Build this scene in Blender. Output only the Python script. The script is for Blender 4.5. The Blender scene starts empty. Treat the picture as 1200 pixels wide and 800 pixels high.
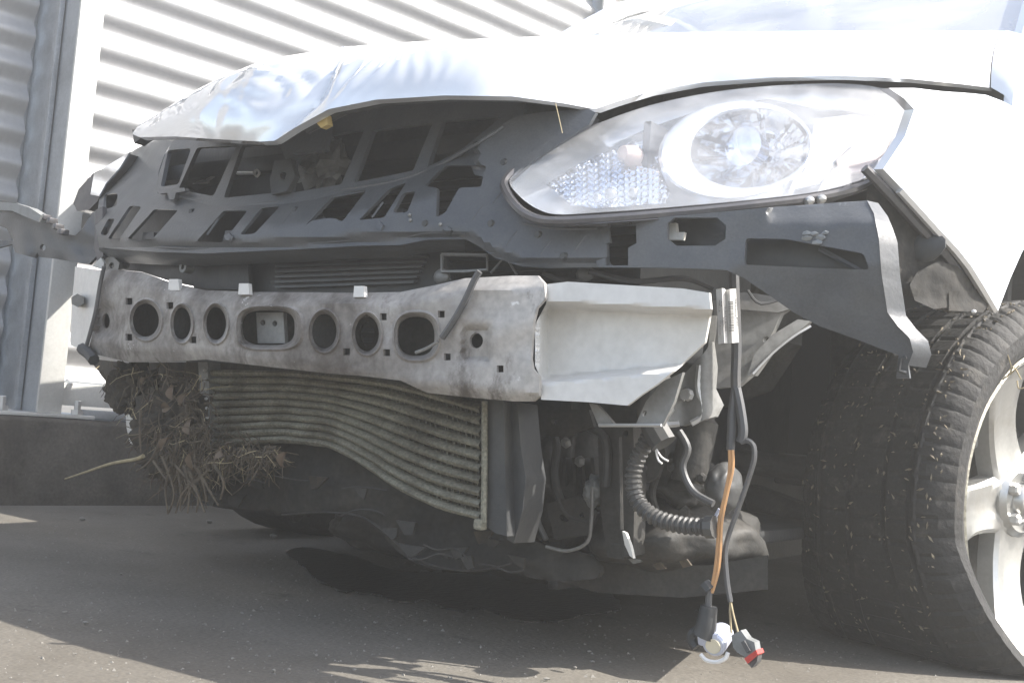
import bpy, bmesh, math, random
from mathutils import Vector, Matrix, noise
from mathutils.geometry import delaunay_2d_cdt
R = random.Random(7)
S = bpy.context.scene
COL = S.collection
# ------------------------------------------------------------------ camera
ALPHA, PITCH, ROLL, FPX = 0.6283, math.atan(90/1300), 0.08, 1300.0
CAM = Vector((1.203, -1.035, 0.315))
f0 = Vector((-math.sin(ALPHA), math.cos(ALPHA), 0)); r0 = Vector((math.cos(ALPHA), math.sin(ALPHA), 0)); z0 = Vector((0,0,1))
FWD = f0*math.cos(PITCH) + z0*math.sin(PITCH)
UP0 = -f0*math.sin(PITCH) + z0*math.cos(PITCH)
IX = r0*math.cos(ROLL) + UP0*math.sin(ROLL)
IY = -r0*math.sin(ROLL) + UP0*math.cos(ROLL)
cd = bpy.data.cameras.new('camera'); cam = bpy.data.objects.new('camera', cd); COL.objects.link(cam)
cd.sensor_width = 36; cd.lens = FPX/1200*36; cd.clip_start = 0.02; cd.clip_end = 2000
m = Matrix((IX, IY, -FWD)).transposed().to_4x4(); m.translation = CAM
cam.matrix_world = m; S.camera = cam
# ------------------------------------------------------------------ light
SUN = Vector((1.0, 0.52, 1.12)).normalized()
W = bpy.data.worlds.new("World"); S.world = W; W.use_nodes = True
nt = W.node_tree; bgn = nt.nodes['Background']
sky = nt.nodes.new('ShaderNodeTexSky'); sky.sky_type = 'NISHITA'; sky.sun_disc = False
sky.sun_elevation = math.asin(SUN.z); sky.sun_rotation = math.atan2(SUN.x, SUN.y)
sky.dust_density = 2.0
hsv = nt.nodes.new('ShaderNodeHueSaturation'); hsv.inputs['Saturation'].default_value = .75
nt.links.new(sky.outputs[0], hsv.inputs['Color']); nt.links.new(hsv.outputs[0], bgn.inputs[0]); bgn.inputs[1].default_value = 0.15
sl = bpy.data.lights.new('sun', 'SUN'); sl.energy = 4.0; sl.angle = math.radians(0.5); sl.color = (1.0, 0.95, 0.88)
so = bpy.data.objects.new('sun', sl); COL.objects.link(so)
so.rotation_euler = SUN.to_track_quat('Z', 'Y').to_euler(); so.location = SUN*20
S.view_settings.view_transform = 'Standard'; S.view_settings.look = 'None'; S.view_settings.gamma = 1
S.view_settings.exposure = 1.5
S.cycles.max_bounces = 8; S.cycles.transparent_max_bounces = 12
# ------------------------------------------------------------------ projection onto the car's own surfaces
def ray(px, py): return FWD*FPX + IX*(px-600) - IY*(py-400)
def project(p):
    d = p - CAM; w = d.dot(FWD)
    return 600 + FPX*d.dot(IX)/w, 400 - FPX*d.dot(IY)/w
def plane(n, p):
    n = Vector(n).normalized(); p = Vector(p)
    def f(px, py):
        d = ray(px, py); t = (p-CAM).dot(n)/d.dot(n); return CAM + d*t
    return f
PLAN = [(0,0),(.3,.03),(.5,.09),(.65,.18),(.75,.28),(.8,.36),(.84,.46),(.86,.56),(.872,.8),(.885,1.5),(.9,3.6),(.93,12)]
def _pchip(T):
    n = len(T); h = [T[i+1][0]-T[i][0] for i in range(n-1)]; d = [(T[i+1][1]-T[i][1])/h[i] for i in range(n-1)]
    s = [0.0]*n; s[-1] = d[-1]; s[0] = 0 if T[0][0] == 0 else d[0]
    for i in range(1, n-1):
        s[i] = 0 if d[i-1]*d[i] <= 0 else 2*d[i-1]*d[i]/(d[i-1]+d[i])
    def f(x):
        i = 0
        while i < n-2 and x > T[i+1][0]: i += 1
        t = (x-T[i][0])/h[i]; t2 = t*t; t3 = t2*t
        return (2*t3-3*t2+1)*T[i][1] + (t3-2*t2+t)*h[i]*s[i] + (-2*t3+3*t2)*T[i+1][1] + (t3-t2)*h[i]*s[i+1]
    return f
_fy = _pchip(PLAN)
_fl = _pchip([(0,0),(.3,.03),(.5,.085),(.65,.14),(.8,.20),(.95,.27),(1.5,.6)])   # the far corner is crushed flatter
def FY(x): return _fl(min(1.4, -x)) if x < 0 else (_fy(x) if x < .93 else 12+(x-.93)*300)   # front face: y as a function of |x|
FX = _pchip([(y, x) for x, y in PLAN])  # flank: x as a function of y
def body(off=0.0, tilt=0.0, zr=0.6, relief=None, fn=None):
    fn = fn or FY
    def f(px, py):
        d = ray(px, py).normalized()
        o = off + (relief(px, py) if relief else 0)
        def g(t):
            p = CAM + d*t; return p.y - fn(p.x) - o - tilt*(p.z-zr)
        t = .25; st = .04
        while t < 9 and g(t+st) < 0: t += st
        a, b = t, t+st
        for _ in range(24):
            c = (a+b)/2
            if g(c) < 0: a = c
            else: b = c
        return CAM + d*b
    return f
# ------------------------------------------------------------------ materials
def mat(name, col, rough=.5, metal=0.0, dirt=None, scale=8, amt=.5, bump=0, bscale=60, fine=0, spec=.5, coat=0, rvar=0, stretch=None, lo=.45, hi=.65, xgrad=None):
    M = bpy.data.materials.new(name); M.use_nodes = True; n = M.node_tree.nodes; L = M.node_tree.links
    b = n['Principled BSDF']; b.inputs['Roughness'].default_value = rough; b.inputs['Metallic'].default_value = metal
    b.inputs['Specular IOR Level'].default_value = spec; b.inputs['Coat Weight'].default_value = coat; b.inputs['Coat Roughness'].default_value = .04
    c = (*col, 1); b.inputs['Base Color'].default_value = c
    tc = n.new('ShaderNodeTexCoord'); src = tc.outputs['Object']
    if stretch:
        mp = n.new('ShaderNodeMapping'); mp.inputs['Scale'].default_value = stretch; L.new(src, mp.inputs[0]); src = mp.outputs[0]
    out = None
    if dirt:
        t = n.new('ShaderNodeTexNoise'); t.inputs['Scale'].default_value = scale; t.inputs['Detail'].default_value = 9; t.inputs['Roughness'].default_value = .68
        L.new(src, t.inputs['Vector'])
        r = n.new('ShaderNodeMapRange'); r.inputs[1].default_value = lo; r.inputs[2].default_value = hi; r.inputs[4].default_value = amt
        L.new(t.outputs[0], r.inputs[0])
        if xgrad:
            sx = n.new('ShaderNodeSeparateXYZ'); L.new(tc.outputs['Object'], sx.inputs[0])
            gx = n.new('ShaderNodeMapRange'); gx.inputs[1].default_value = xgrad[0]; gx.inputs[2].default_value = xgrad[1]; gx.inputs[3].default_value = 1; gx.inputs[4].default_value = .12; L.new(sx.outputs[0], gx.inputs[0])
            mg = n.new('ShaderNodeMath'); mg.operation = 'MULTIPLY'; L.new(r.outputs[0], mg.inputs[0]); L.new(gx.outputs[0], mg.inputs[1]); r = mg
        x = n.new('ShaderNodeMix'); x.data_type = 'RGBA'; x.inputs[6].default_value = c; x.inputs[7].default_value = (*dirt, 1)
        L.new(r.outputs[0], x.inputs[0]); out = x.outputs[2]
        if rvar:
            q = n.new('ShaderNodeMapRange'); q.inputs[1].default_value = 0; q.inputs[2].default_value = 1; q.inputs[3].default_value = rough; q.inputs[4].default_value = min(1, rough+rvar)
            L.new(r.outputs[0], q.inputs[0]); L.new(q.outputs[0], b.inputs['Roughness'])
    if fine:
        t2 = n.new('ShaderNodeTexNoise'); t2.inputs['Scale'].default_value = bscale*2.3; t2.inputs['Detail'].default_value = 4; L.new(src, t2.inputs['Vector'])
        r2 = n.new('ShaderNodeMapRange'); r2.inputs[1].default_value = .3; r2.inputs[2].default_value = .7; r2.inputs[3].default_value = 1-fine; r2.inputs[4].default_value = 1+fine
        L.new(t2.outputs[0], r2.inputs[0])
        x2 = n.new('ShaderNodeMix'); x2.data_type = 'RGBA'; x2.blend_type = 'MULTIPLY'; x2.inputs[0].default_value = 1
        if out: L.new(out, x2.inputs[6])
        else: x2.inputs[6].default_value = c
        L.new(r2.outputs[0], x2.inputs[7]); out = x2.outputs[2]
    if out: L.new(out, b.inputs['Base Color'])
    if bump:
        t3 = n.new('ShaderNodeTexNoise'); t3.inputs['Scale'].default_value = bscale; t3.inputs['Detail'].default_value = 6; L.new(src, t3.inputs['Vector'])
        bp = n.new('ShaderNodeBump'); bp.inputs['Strength'].default_value = bump; bp.inputs['Distance'].default_value = .004
        L.new(t3.outputs[0], bp.inputs['Height']); L.new(bp.outputs[0], b.inputs['Normal'])
    return M
def glass_mat(name, tint=(.97,.98,1), refl=1.0, rough=.02, base=.05, glare_film=0):
    M = bpy.data.materials.new(name); M.use_nodes = True; n = M.node_tree.nodes; L = M.node_tree.links
    n.remove(n['Principled BSDF']); o = n['Material Output']
    t = n.new('ShaderNodeBsdfTransparent'); t.inputs[0].default_value = (*tint, 1)
    g = n.new('ShaderNodeBsdfGlossy'); g.inputs['Roughness'].default_value = rough
    fr = n.new('ShaderNodeLayerWeight'); fr.inputs[0].default_value = .5
    pw = n.new('ShaderNodeMath'); pw.operation = 'POWER'; pw.inputs[1].default_value = 5; L.new(fr.outputs['Facing'], pw.inputs[0])
    mm = n.new('ShaderNodeMath'); mm.operation = 'MULTIPLY_ADD'; mm.inputs[1].default_value = .9*min(1, refl); mm.inputs[2].default_value = base; mm.use_clamp = True
    x = n.new('ShaderNodeMixShader'); L.new(pw.outputs[0], mm.inputs[0]); L.new(mm.outputs[0], x.inputs[0]); L.new(t.outputs[0], x.inputs[1]); L.new(g.outputs[0], x.inputs[2]); 
    if glare_film:
        df = n.new('ShaderNodeBsdfDiffuse'); df.inputs[0].default_value = (.8,.8,.8,1); x2 = n.new('ShaderNodeMixShader')  # hazed lens plastic on the lamp, painted glare on the windscreen
        nz = n.new('ShaderNodeTexNoise'); nz.inputs['Scale'].default_value = 7; nz.inputs['Detail'].default_value = 3
        mr = n.new('ShaderNodeMapRange'); mr.inputs[1].default_value = .3; mr.inputs[2].default_value = .8; mr.inputs[3].default_value = glare_film*.5; mr.inputs[4].default_value = glare_film*1.6
        L.new(nz.outputs[0], mr.inputs[0]); L.new(mr.outputs[0], x2.inputs[0]); L.new(x.outputs[0], x2.inputs[1]); L.new(df.outputs[0], x2.inputs[2]); L.new(x2.outputs[0], o.inputs[0])
    else: L.new(x.outputs[0], o.inputs[0])
    return M
M = dict(
 paint = mat('silver_paint', (.78,.785,.79), .13, .52, dirt=(.62,.60,.56), scale=5, amt=.35, coat=.8, fine=.03, bscale=400),
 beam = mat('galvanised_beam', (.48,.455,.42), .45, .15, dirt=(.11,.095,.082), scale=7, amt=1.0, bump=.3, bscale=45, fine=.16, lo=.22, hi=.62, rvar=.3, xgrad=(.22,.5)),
 beam_clean = mat('primed_steel', (.66,.645,.61), .42, .15, dirt=(.42,.40,.36), scale=7, amt=.5, bump=.1, bscale=40, fine=.05, lo=.5, hi=.75),
 plastic = mat('dusty_black_plastic', (.062,.067,.073), .36, 0, dirt=(.14,.14,.135), scale=6, amt=.55, bump=.12, bscale=160, fine=.1, rvar=.3, lo=.42, hi=.7),
 plastic_dark = mat('black_plastic', (.03,.032,.034), .5, 0, dirt=(.08,.078,.07), scale=9, amt=.5, bump=.15, bscale=120),
 engine = mat('grimy_engine_metal', (.035,.034,.031), .65, .1, dirt=(.08,.072,.06), scale=14, amt=.6, bump=.4, bscale=70, fine=.2),
 metal = mat('grey_bracket_steel', (.22,.22,.21), .5, .2, dirt=(.12,.11,.10), scale=12, amt=.6, bump=.2, bscale=60, fine=.1),
 bright = mat('bare_bright_steel', (.55,.55,.54), .35, .5, dirt=(.25,.24,.22), scale=15, amt=.5),
 cooler = mat('dusty_cooler_tubes', (.22,.21,.16), .7, .1, dirt=(.08,.068,.045), scale=14, amt=.75, bump=.5, bscale=110, fine=.35),
 fins = mat('cooler_fins', (.055,.052,.04), .7, .1, dirt=(.12,.108,.075), scale=30, amt=.6, fine=.4, bscale=120, stretch=(6,1,.6)),
 rubber = mat('scuffed_tyre_rubber', (.016,.0155,.015), .75, 0, dirt=(.10,.09,.075), scale=26, amt=.55, bump=.5, bscale=110, fine=.3, lo=.54, hi=.74),
 alloy = mat('silver_alloy', (.42,.42,.405), .34, .75, dirt=(.30,.27,.22), scale=13, amt=.5, fine=.05, coat=.3, lo=.5, hi=.75),
 rimlip = mat('scraped_rim_lip', (.5,.47,.38), .5, .3, dirt=(.12,.10,.07), scale=40, amt=.8, bump=.4, bscale=100),
 chrome = mat('headlamp_chrome', (.90,.92,.95), .06, 1.0, bump=.03, bscale=25),
 bezel = mat('pale_bezel', (.86,.88,.90), .15, .6),
 gasket = mat('grey_lamp_edge', (.085,.083,.088), .25, .2, dirt=(.17,.165,.16), scale=20, amt=.5),
 amber = mat('amber_bulb', (.80,.62,.52), .3),
 orange = mat('orange_wire_skin', (.55,.30,.13), .5, dirt=(.3,.2,.12), scale=30),
 wire = mat('grey_black_wire', (.07,.072,.074), .5, dirt=(.13,.12,.11), scale=25),
 red = mat('red_clip_plastic', (.5,.05,.04), .45, dirt=(.3,.08,.06), scale=30),
 connector = mat('grey_connector', (.20,.21,.21), .45, dirt=(.12,.12,.11), scale=40),
 sensor = mat('pale_sensor_plastic', (.55,.58,.68), .3, .2),
 disc = mat('cream_sensor_face', (.66,.60,.45), .4, dirt=(.5,.45,.32), scale=60),
 label = mat('white_label', (.78,.77,.75), .5, dirt=(.6,.58,.55), scale=30, amt=.5),
 ink = mat('grey_label_ink', (.12,.12,.12), .6),
 sheet = mat('pale_galvanised_sheet', (.44,.44,.445), .38, .3, dirt=(.36,.355,.335), scale=4, amt=.45, fine=.04, bscale=40, stretch=(1,1,.4), lo=.45, hi=.8),
 post = mat('galvanised_post', (.60,.60,.575), .5, .2, dirt=(.40,.39,.36), scale=6, amt=.6, fine=.05, bscale=60, lo=.45, hi=.75),
 post_side = mat('shaded_zinc', (.36,.38,.40), .5, .35, dirt=(.22,.23,.24), scale=9, amt=.6, fine=.08),  # darker copy of the post zinc: side-face shade put into the colour
 concrete = mat('dirty_concrete', (.105,.095,.08), .9, 0, dirt=(.04,.035,.029), scale=5, amt=.9, bump=.6, bscale=60, fine=.25, lo=.38, hi=.6),
 ground = mat('dusty_asphalt', (.155,.142,.120), .85, 0, dirt=(.085,.075,.06), scale=1.7, amt=.8, bump=.5, bscale=90, fine=.2, lo=.4, hi=.66),
 darkpatch = mat('dark_patch', (.018,.0175,.016), .3, 0, dirt=(.05,.045,.036), scale=9, amt=.7, bump=.4, bscale=90),
 root = mat('dry_roots', (.10,.078,.052), .9, 0, dirt=(.035,.028,.02), scale=40, amt=.8),
 straw = mat('pale_straw', (.36,.30,.18), .8, 0, dirt=(.2,.15,.09), scale=50),
 leaf = mat('dead_leaf', (.10,.074,.048), .8, 0, dirt=(.12,.07,.04), scale=30),
 soil = mat('packed_soil', (.032,.027,.021), .95, 0, dirt=(.075,.058,.038), scale=25, amt=.8, bump=.9, bscale=50),
 stone = mat('stone_chip', (.20,.19,.17), .85, 0, dirt=(.2,.19,.17), scale=60),
 mudflake = mat('mud_flakes', (.20,.17,.12), .9, 0, dirt=(.07,.06,.045), scale=40, amt=.9),
 tray = mat('muddy_black_shield', (.022,.021,.019), .85, 0, dirt=(.05,.043,.033), scale=7, amt=.7, bump=.5, bscale=50, fine=.3),
 glasspane = glass_mat('windscreen_glass', (.66,.70,.70), .4, .03, .6, .26),  # white diffuse layer here is glare painted onto the glass
 lens = glass_mat('clear_lamp_lens', (.95,.96,.98), 1, .03, .06, .15),
 clear = glass_mat('clear_inner_plastic', (.90,.93,.97), 1.3, .05),
 trim = mat('dark_interior', (.10,.10,.10), .8),
 blackrub = mat('black_rubber_hose', (.045,.046,.046), .5, 0, dirt=(.10,.095,.085), scale=20, amt=.6),
 white = mat('broken_white_plastic', (.62,.61,.57), .5, dirt=(.3,.27,.22), scale=15, amt=.6),
 brown = mat('yellow_foam', (.45,.33,.12), .8),
)
def scuffs(m, col, scale, lo, hi, stretch, rough=None):
    n = m.node_tree.nodes; L = m.node_tree.links; b = n['Principled BSDF']; prev = b.inputs['Base Color'].links[0].from_socket
    tc = n.new('ShaderNodeTexCoord'); mp = n.new('ShaderNodeMapping'); mp.inputs['Scale'].default_value = stretch; mp.inputs['Rotation'].default_value = (0,.5,0)
    t = n.new('ShaderNodeTexNoise'); t.inputs['Scale'].default_value = scale; t.inputs['Detail'].default_value = 10; t.inputs['Roughness'].default_value = .75
    r = n.new('ShaderNodeMapRange'); r.inputs[1].default_value = lo; r.inputs[2].default_value = hi; r.inputs[4].default_value = .9
    x = n.new('ShaderNodeMix'); x.data_type = 'RGBA'; x.inputs[7].default_value = (*col, 1)
    L.new(tc.outputs['Object'], mp.inputs[0]); L.new(mp.outputs[0], t.inputs['Vector']); L.new(t.outputs[0], r.inputs[0]); L.new(r.outputs[0], x.inputs[0]); L.new(prev, x.inputs[6]); L.new(x.outputs[2], b.inputs['Base Color'])
scuffs(M['beam'], (.085,.07,.058), 13, .54, .66, (1,1,.55)); scuffs(M['beam'], (.16,.10,.06), 30, .68, .74, (1,1,1)); scuffs(M['beam'], (.72,.71,.68), 22, .63, .67, (.7,1,1.3))
scuffs(M['beam_clean'], (.40,.37,.32), 14, .64, .74, (1,1,.4))
scuffs(M['rubber'], (.17,.15,.11), 60, .66, .72, (1,1,.5)); scuffs(M['plastic'], (.22,.215,.20), 30, .68, .76, (1,1,.4))
scuffs(M['ground'], (.24,.23,.205), 55, .66, .74, (1,1,1)); scuffs(M['ground'], (.06,.053,.043), 7, .58, .72, (1,1.6,1)); scuffs(M['concrete'], (.30,.28,.25), 25, .66, .74, (1,1,.5))
scuffs(M['paint'], (.40,.39,.37), 70, .71, .75, (1,1,1)); scuffs(M['cooler'], (.34,.32,.24), 90, .66, .72, (1,1,1))
# ------------------------------------------------------------------ objects
A_ = lambda x, y, z: Vector((x, y, z))
def tag(o, label=None, cat=None, group=None, kind=None):
    if label: o['label'] = label
    if cat: o['category'] = cat
    if group: o['group'] = group
    if kind: o['kind'] = kind
    return o
def empty(name, loc, **k):
    o = bpy.data.objects.new(name, None); o.empty_display_size = .1; o.location = loc; COL.objects.link(o); return tag(o, **k)
def WM(o):
    m = Matrix.Translation(o.location) if o.parent is None else WM(o.parent) @ o.matrix_parent_inverse @ Matrix.Translation(o.location)
    return m
def link(name, me, mt, parent=None, smooth=35, **k):
    o = bpy.data.objects.new(name, me); COL.objects.link(o)
    if mt and not me.materials: me.materials.append(M[mt] if isinstance(mt, str) else mt)
    if smooth and me.polygons:
        me.polygons.foreach_set('use_smooth', [True]*len(me.polygons)); me.set_sharp_from_angle(angle=math.radians(smooth))
    if parent:
        o.parent = parent; o.matrix_parent_inverse = WM(parent).inverted()
    return tag(o, **k)
def mesh(name, V, F):
    me = bpy.data.meshes.new(name); me.from_pydata([tuple(v) for v in V], [], F); me.update(); return me
def fix(me):
    b = bmesh.new(); b.from_mesh(me); bmesh.ops.recalc_face_normals(b, faces=b.faces); b.to_mesh(me); b.free(); return me
def inside(p, poly):
    x, y = p; c = False; j = len(poly)-1
    for i in range(len(poly)):
        a, b = poly[i], poly[j]
        if (a[1] > y) != (b[1] > y) and x < (b[0]-a[0])*(y-a[1])/(b[1]-a[1]) + a[0]: c = not c
        j = i
    return c
def dense(poly, step, closed=True):
    o = []; n = len(poly)
    for i in range(n if closed else n-1):
        a, b = poly[i], poly[(i+1) % n]; d = math.dist(a, b); k = max(1, int(d/step))
        for q in range(k): o.append((a[0]+(b[0]-a[0])*q/k, a[1]+(b[1]-a[1])*q/k))
    if not closed: o.append(tuple(poly[-1]))
    return o
def rounded(poly, r, n=4):
    o = []; N = len(poly)
    for i in range(N):
        p, a, b = Vector(poly[i]), Vector(poly[i-1]), Vector(poly[(i+1) % N])
        da, db = (a-p), (b-p); ra = min(r, da.length*.45); rb = min(r, db.length*.45)
        s, e = p + da.normalized()*ra, p + db.normalized()*rb
        for q in range(n+1):
            t = q/n; v = s*(1-t)**2 + p*2*t*(1-t) + e*t*t; o.append((v.x, v.y))
    return o
def spline(pts, n=8, closed=False):
    P = [Vector(p) for p in pts]; N = len(P); o = []
    for i in range(N if closed else N-1):
        g = (lambda k: P[k % N]) if closed else (lambda k: P[max(0, min(N-1, k))])
        a, b, c, d = g(i-1), g(i), g(i+1), g(i+2)
        for q in range(n):
            t = q/n; o.append(.5*((2*b)+(c-a)*t+(2*a-5*b+4*c-d)*t*t+(3*b-a-3*c+d)*t**3))
    if not closed: o.append(P[-1].copy())
    return o
def ell(cx, cy, rx, ry, rot=0, n=28, p=2.0):
    o = []
    for i in range(n):
        a = 2*math.pi*i/n; c, s = math.cos(a), math.sin(a)
        x = rx*math.copysign(abs(c)**(2/p), c); y = ry*math.copysign(abs(s)**(2/p), s)
        o.append((cx+x*math.cos(rot)-y*math.sin(rot), cy+x*math.sin(rot)+y*math.cos(rot)))
    return o
def sheet(outline, holes, surf, thick=(0,.004,0), step=8, grid=True):
    """a plate of real thickness: outline and openings laid out on a surface of the car"""
    ol = dense(outline, step); hs = [dense(h, step) for h in holes]
    pts = []; edges = []
    for lp in [ol]+hs:
        b = len(pts); pts += [Vector(p) for p in lp]; edges += [(b+i, b+(i+1) % len(lp)) for i in range(len(lp))]
    if grid:
        x0, x1 = min(p[0] for p in ol), max(p[0] for p in ol); y0, y1 = min(p[1] for p in ol), max(p[1] for p in ol)
        y = y0+step/2; r = 0
        while y < y1:
            x = x0+step/2+(step/2 if r % 2 else 0)
            while x < x1:
                if inside((x, y), ol) and not any(inside((x, y), h) for h in hs): pts.append(Vector((x, y)))
                x += step
            y += step*.87; r += 1
    v, e, f, *_ = delaunay_2d_cdt(pts, edges, [], 0, 1e-5)
    fs = []
    for t in f:
        c = (sum(v[i][0] for i in t)/len(t), sum(v[i][1] for i in t)/len(t))
        if inside(c, ol) and not any(inside(c, h) for h in hs): fs.append(list(t))
    P = [surf(p[0], p[1]) for p in v]; n = len(P)
    if callable(thick): Q = [thick(p) for p in P]
    else: T = Vector(thick); Q = [p+T for p in P]
    ec = {}
    for t in fs:
        for i in range(len(t)):
            a, b = t[i], t[(i+1) % len(t)]; ec.setdefault((min(a, b), max(a, b)), []).append((a, b))
    F = list(fs) + [[i+n for i in reversed(t)] for t in fs]
    for k, l in ec.items():
        if len(l) == 1: a, b = l[0]; F.append([b, a, a+n, b+n])
    used = sorted({i for t in F for i in t}); mp = {i: k for k, i in enumerate(used)}; A = P+Q
    return fix(mesh('plate', [A[i] for i in used], [[mp[i] for i in t] for t in F]))
def loft(rings, closed=True, cap0=False, cap1=False):
    V = [p for r in rings for p in r]; n = len(rings[0]); F = []
    for i in range(len(rings)-1):
        for j in range(n if closed else n-1):
            a = i*n+j; b = i*n+(j+1) % n; F.append([a, b, b+n, a+n])
    if cap0: F.append(list(range(n))[::-1])
    if cap1: F.append(list(range((len(rings)-1)*n, len(rings)*n)))
    return fix(mesh('loft', V, F))
def tube_geo(pts, r, seg=8):
    P = [Vector(p) for p in pts]; V = []; F = []; N = len(P)
    t = (P[1]-P[0]).normalized(); u = t.orthogonal().normalized()
    for i in range(N):
        t = (P[min(N-1, i+1)]-P[max(0, i-1)]).normalized(); u = (u - t*u.dot(t)).normalized(); w = t.cross(u)
        rr = r(i/(N-1)) if callable(r) else r
        V += [P[i]+(u*math.cos(2*math.pi*k/seg)+w*math.sin(2*math.pi*k/seg))*rr for k in range(seg)]
    for i in range(N-1):
        for k in range(seg):
            a = i*seg+k; b = i*seg+(k+1) % seg; F.append([a, b, b+seg, a+seg])
    F += [list(range(seg))[::-1], list(range((N-1)*seg, N*seg))]
    return V, F
def tube(pts, r, seg=8): return mesh('tube', *tube_geo(pts, r, seg))
def join(parts):
    V = []; F = []
    for v, f in parts: b = len(V); V += list(v); F += [[i+b for i in t] for t in f]
    return fix(mesh('joined', V, F))
def geo(me): return [v.co.copy() for v in me.vertices], [list(p.vertices) for p in me.polygons]
def lathe(prof, o, ax, up, seg=48, ang0=0, ang1=2*math.pi):
    """profile of (axial, radius) turned round the axis"""
    ax = ax.normalized(); u = (up-ax*up.dot(ax)).normalized(); w = ax.cross(u); full = abs(ang1-ang0-2*math.pi) < 1e-6
    n = seg if full else seg+1
    rings = [[o+ax*a+(u*math.cos(ang0+(ang1-ang0)*k/seg)+w*math.sin(ang0+(ang1-ang0)*k/seg))*r for k in range(n)] for a, r in prof]
    return loft(rings, full)
def block(o, sx, sy, sz, rot=None, bev=.006):
    b = bmesh.new(); bmesh.ops.create_cube(b, size=1); bmesh.ops.scale(b, vec=(sx, sy, sz), verts=b.verts)
    if bev: bmesh.ops.bevel(b, geom=b.edges[:]+b.verts[:], offset=min(bev, .3*min(sx, sy, sz)), segments=2, affect='EDGES', profile=.6)
    if rot is not None: bmesh.ops.transform(b, matrix=rot.to_4x4(), verts=b.verts)
    bmesh.ops.translate(b, vec=o, verts=b.verts); me = bpy.data.meshes.new('block'); b.to_mesh(me); b.free(); return me
def lump(o, rx, ry, rz, seed=0, amp=.15, lev=3, fr=2.5):
    b = bmesh.new(); bmesh.ops.create_icosphere(b, subdivisions=lev, radius=1)
    for v in b.verts:
        n = noise.noise(v.co*fr+Vector((seed*7.1, seed*3.3, 0))); v.co *= 1+amp*n*2; v.co = Vector((v.co.x*rx, v.co.y*ry, v.co.z*rz))+Vector(o)
    me = bpy.data.meshes.new('lump'); b.to_mesh(me); b.free(); return me
def frame(t):
    t = t.normalized(); u = t.orthogonal().normalized(); return u, t.cross(u)
def on(surf, pts): return [surf(*p) for p in pts]
def edge_wall(poly, s0, s1, step=8):
    p = dense(poly, step); return loft([[s0(*q) for q in p], [s1(*q) for q in p]])

# =================================================================== SETTING
g = sheet([(-30,-30),(30,-30),(30,30),(-30,30)], [], lambda x, y: Vector((x, y, 0)), (0,0,-.2), step=6)
link('ground', g, 'ground', kind='structure', smooth=0)
gp = plane((0,0,1), (0,0,.004))
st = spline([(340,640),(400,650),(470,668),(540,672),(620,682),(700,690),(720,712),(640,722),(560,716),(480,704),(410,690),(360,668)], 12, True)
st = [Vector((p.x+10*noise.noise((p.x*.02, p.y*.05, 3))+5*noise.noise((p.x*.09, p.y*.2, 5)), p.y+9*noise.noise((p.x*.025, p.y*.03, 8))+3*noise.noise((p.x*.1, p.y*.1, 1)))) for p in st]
link('dark_ground_patch', sheet([tuple(p) for p in st], [], gp, (0,0,-.003), step=14), 'darkpatch', kind='structure', smooth=0)  # flat patch, darker and glossier than the asphalt around it
# ---- fence, built along its own line beside the car
FO = Vector((-1.436, .440, 0)); FE = Vector((.156, .988, 0)).normalized(); FN = Vector((.988, -.156, 0)).normalized()
def fp(s, d, z): return FO + FE*s - FN*d + Vector((0,0,z))   # s along, d behind the kerb's face, z up
def fs(px, py, d):
    p = plane(FN, fp(0, d, 0))(px, py); return (p-FO).dot(FE), p.z
def prism(s0, s1, d0, d1, za, zb, bev=.004):
    rot = Matrix((FE, FN, z0)).transposed()
    return block(fp((s0+s1)/2, (d0+d1)/2, (za+zb)/2), s1-s0, d1-d0, zb-za, rot, bev)
KH = .221
kv = []; 
for i in range(81):
    s = -3+i*.1
    prof = [(0,0),(0,.09),(.002,KH-.012),(.012,KH),(.30,KH),(.31,KH-.01),(.31,0)]
    kv.append([fp(s, d+ (.006*noise.noise((s*6, z*9, 0)) if z > 0 else 0), z+(.006*noise.noise((s*9, 5, d*3)) if z > .1 else 0)) for d, z in prof])
kerb = link('kerb_wall', loft(kv, False), 'concrete', smooth=50, label='low grimy concrete plinth under the corrugated metal fence', cat='kerb wall')
POSTD = .05
sa = fs(63, 300, POSTD)[0]; sb = fs(92, 300, POSTD)[0]
fence = empty('metal_fence', fp(sa, .1, KH), label='pale galvanised fence of horizontal corrugated sheets between steel posts', cat='fence')
PITCH_C = .092
def corr(s0, s1, d, zlo, zhi, phase, name='corrugated_sheet', dent=0):
    rows = []; z = zlo; n = 60; k = 0
    while z <= zhi:
        u = ((z-zlo)/PITCH_C+phase) % 1
        a = .5-.5*math.cos(2*math.pi*u)
        rows.append((z, a*.025)); z += PITCH_C/14
    ns = 30; rings = []
    for z, a in rows:
        rings.append([fp(s0+(s1-s0)*i/ns, d-a+.004*noise.noise(((s0+(s1-s0)*i/ns)*1.5, z*2, 3)), z+.002*noise.noise((i*.3, z*4, 0))) for i in range(ns+1)])
    rings2 = [[p - FN*.0015 for p in r] for r in rings]
    me = loft(rings, False)
    return link(name, me, 'sheet', fence, smooth=60)
corr(sa-1.6, sa+.0, .36, KH+.03, 2.4, .3)
s2 = fs(708, 5, POSTD)[0]
corr(sb-.01, s2, .115, KH+.10, 2.6, .55)
corr(s2+.03, s2+3, .115, KH+.10, 2.6, .1)
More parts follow.
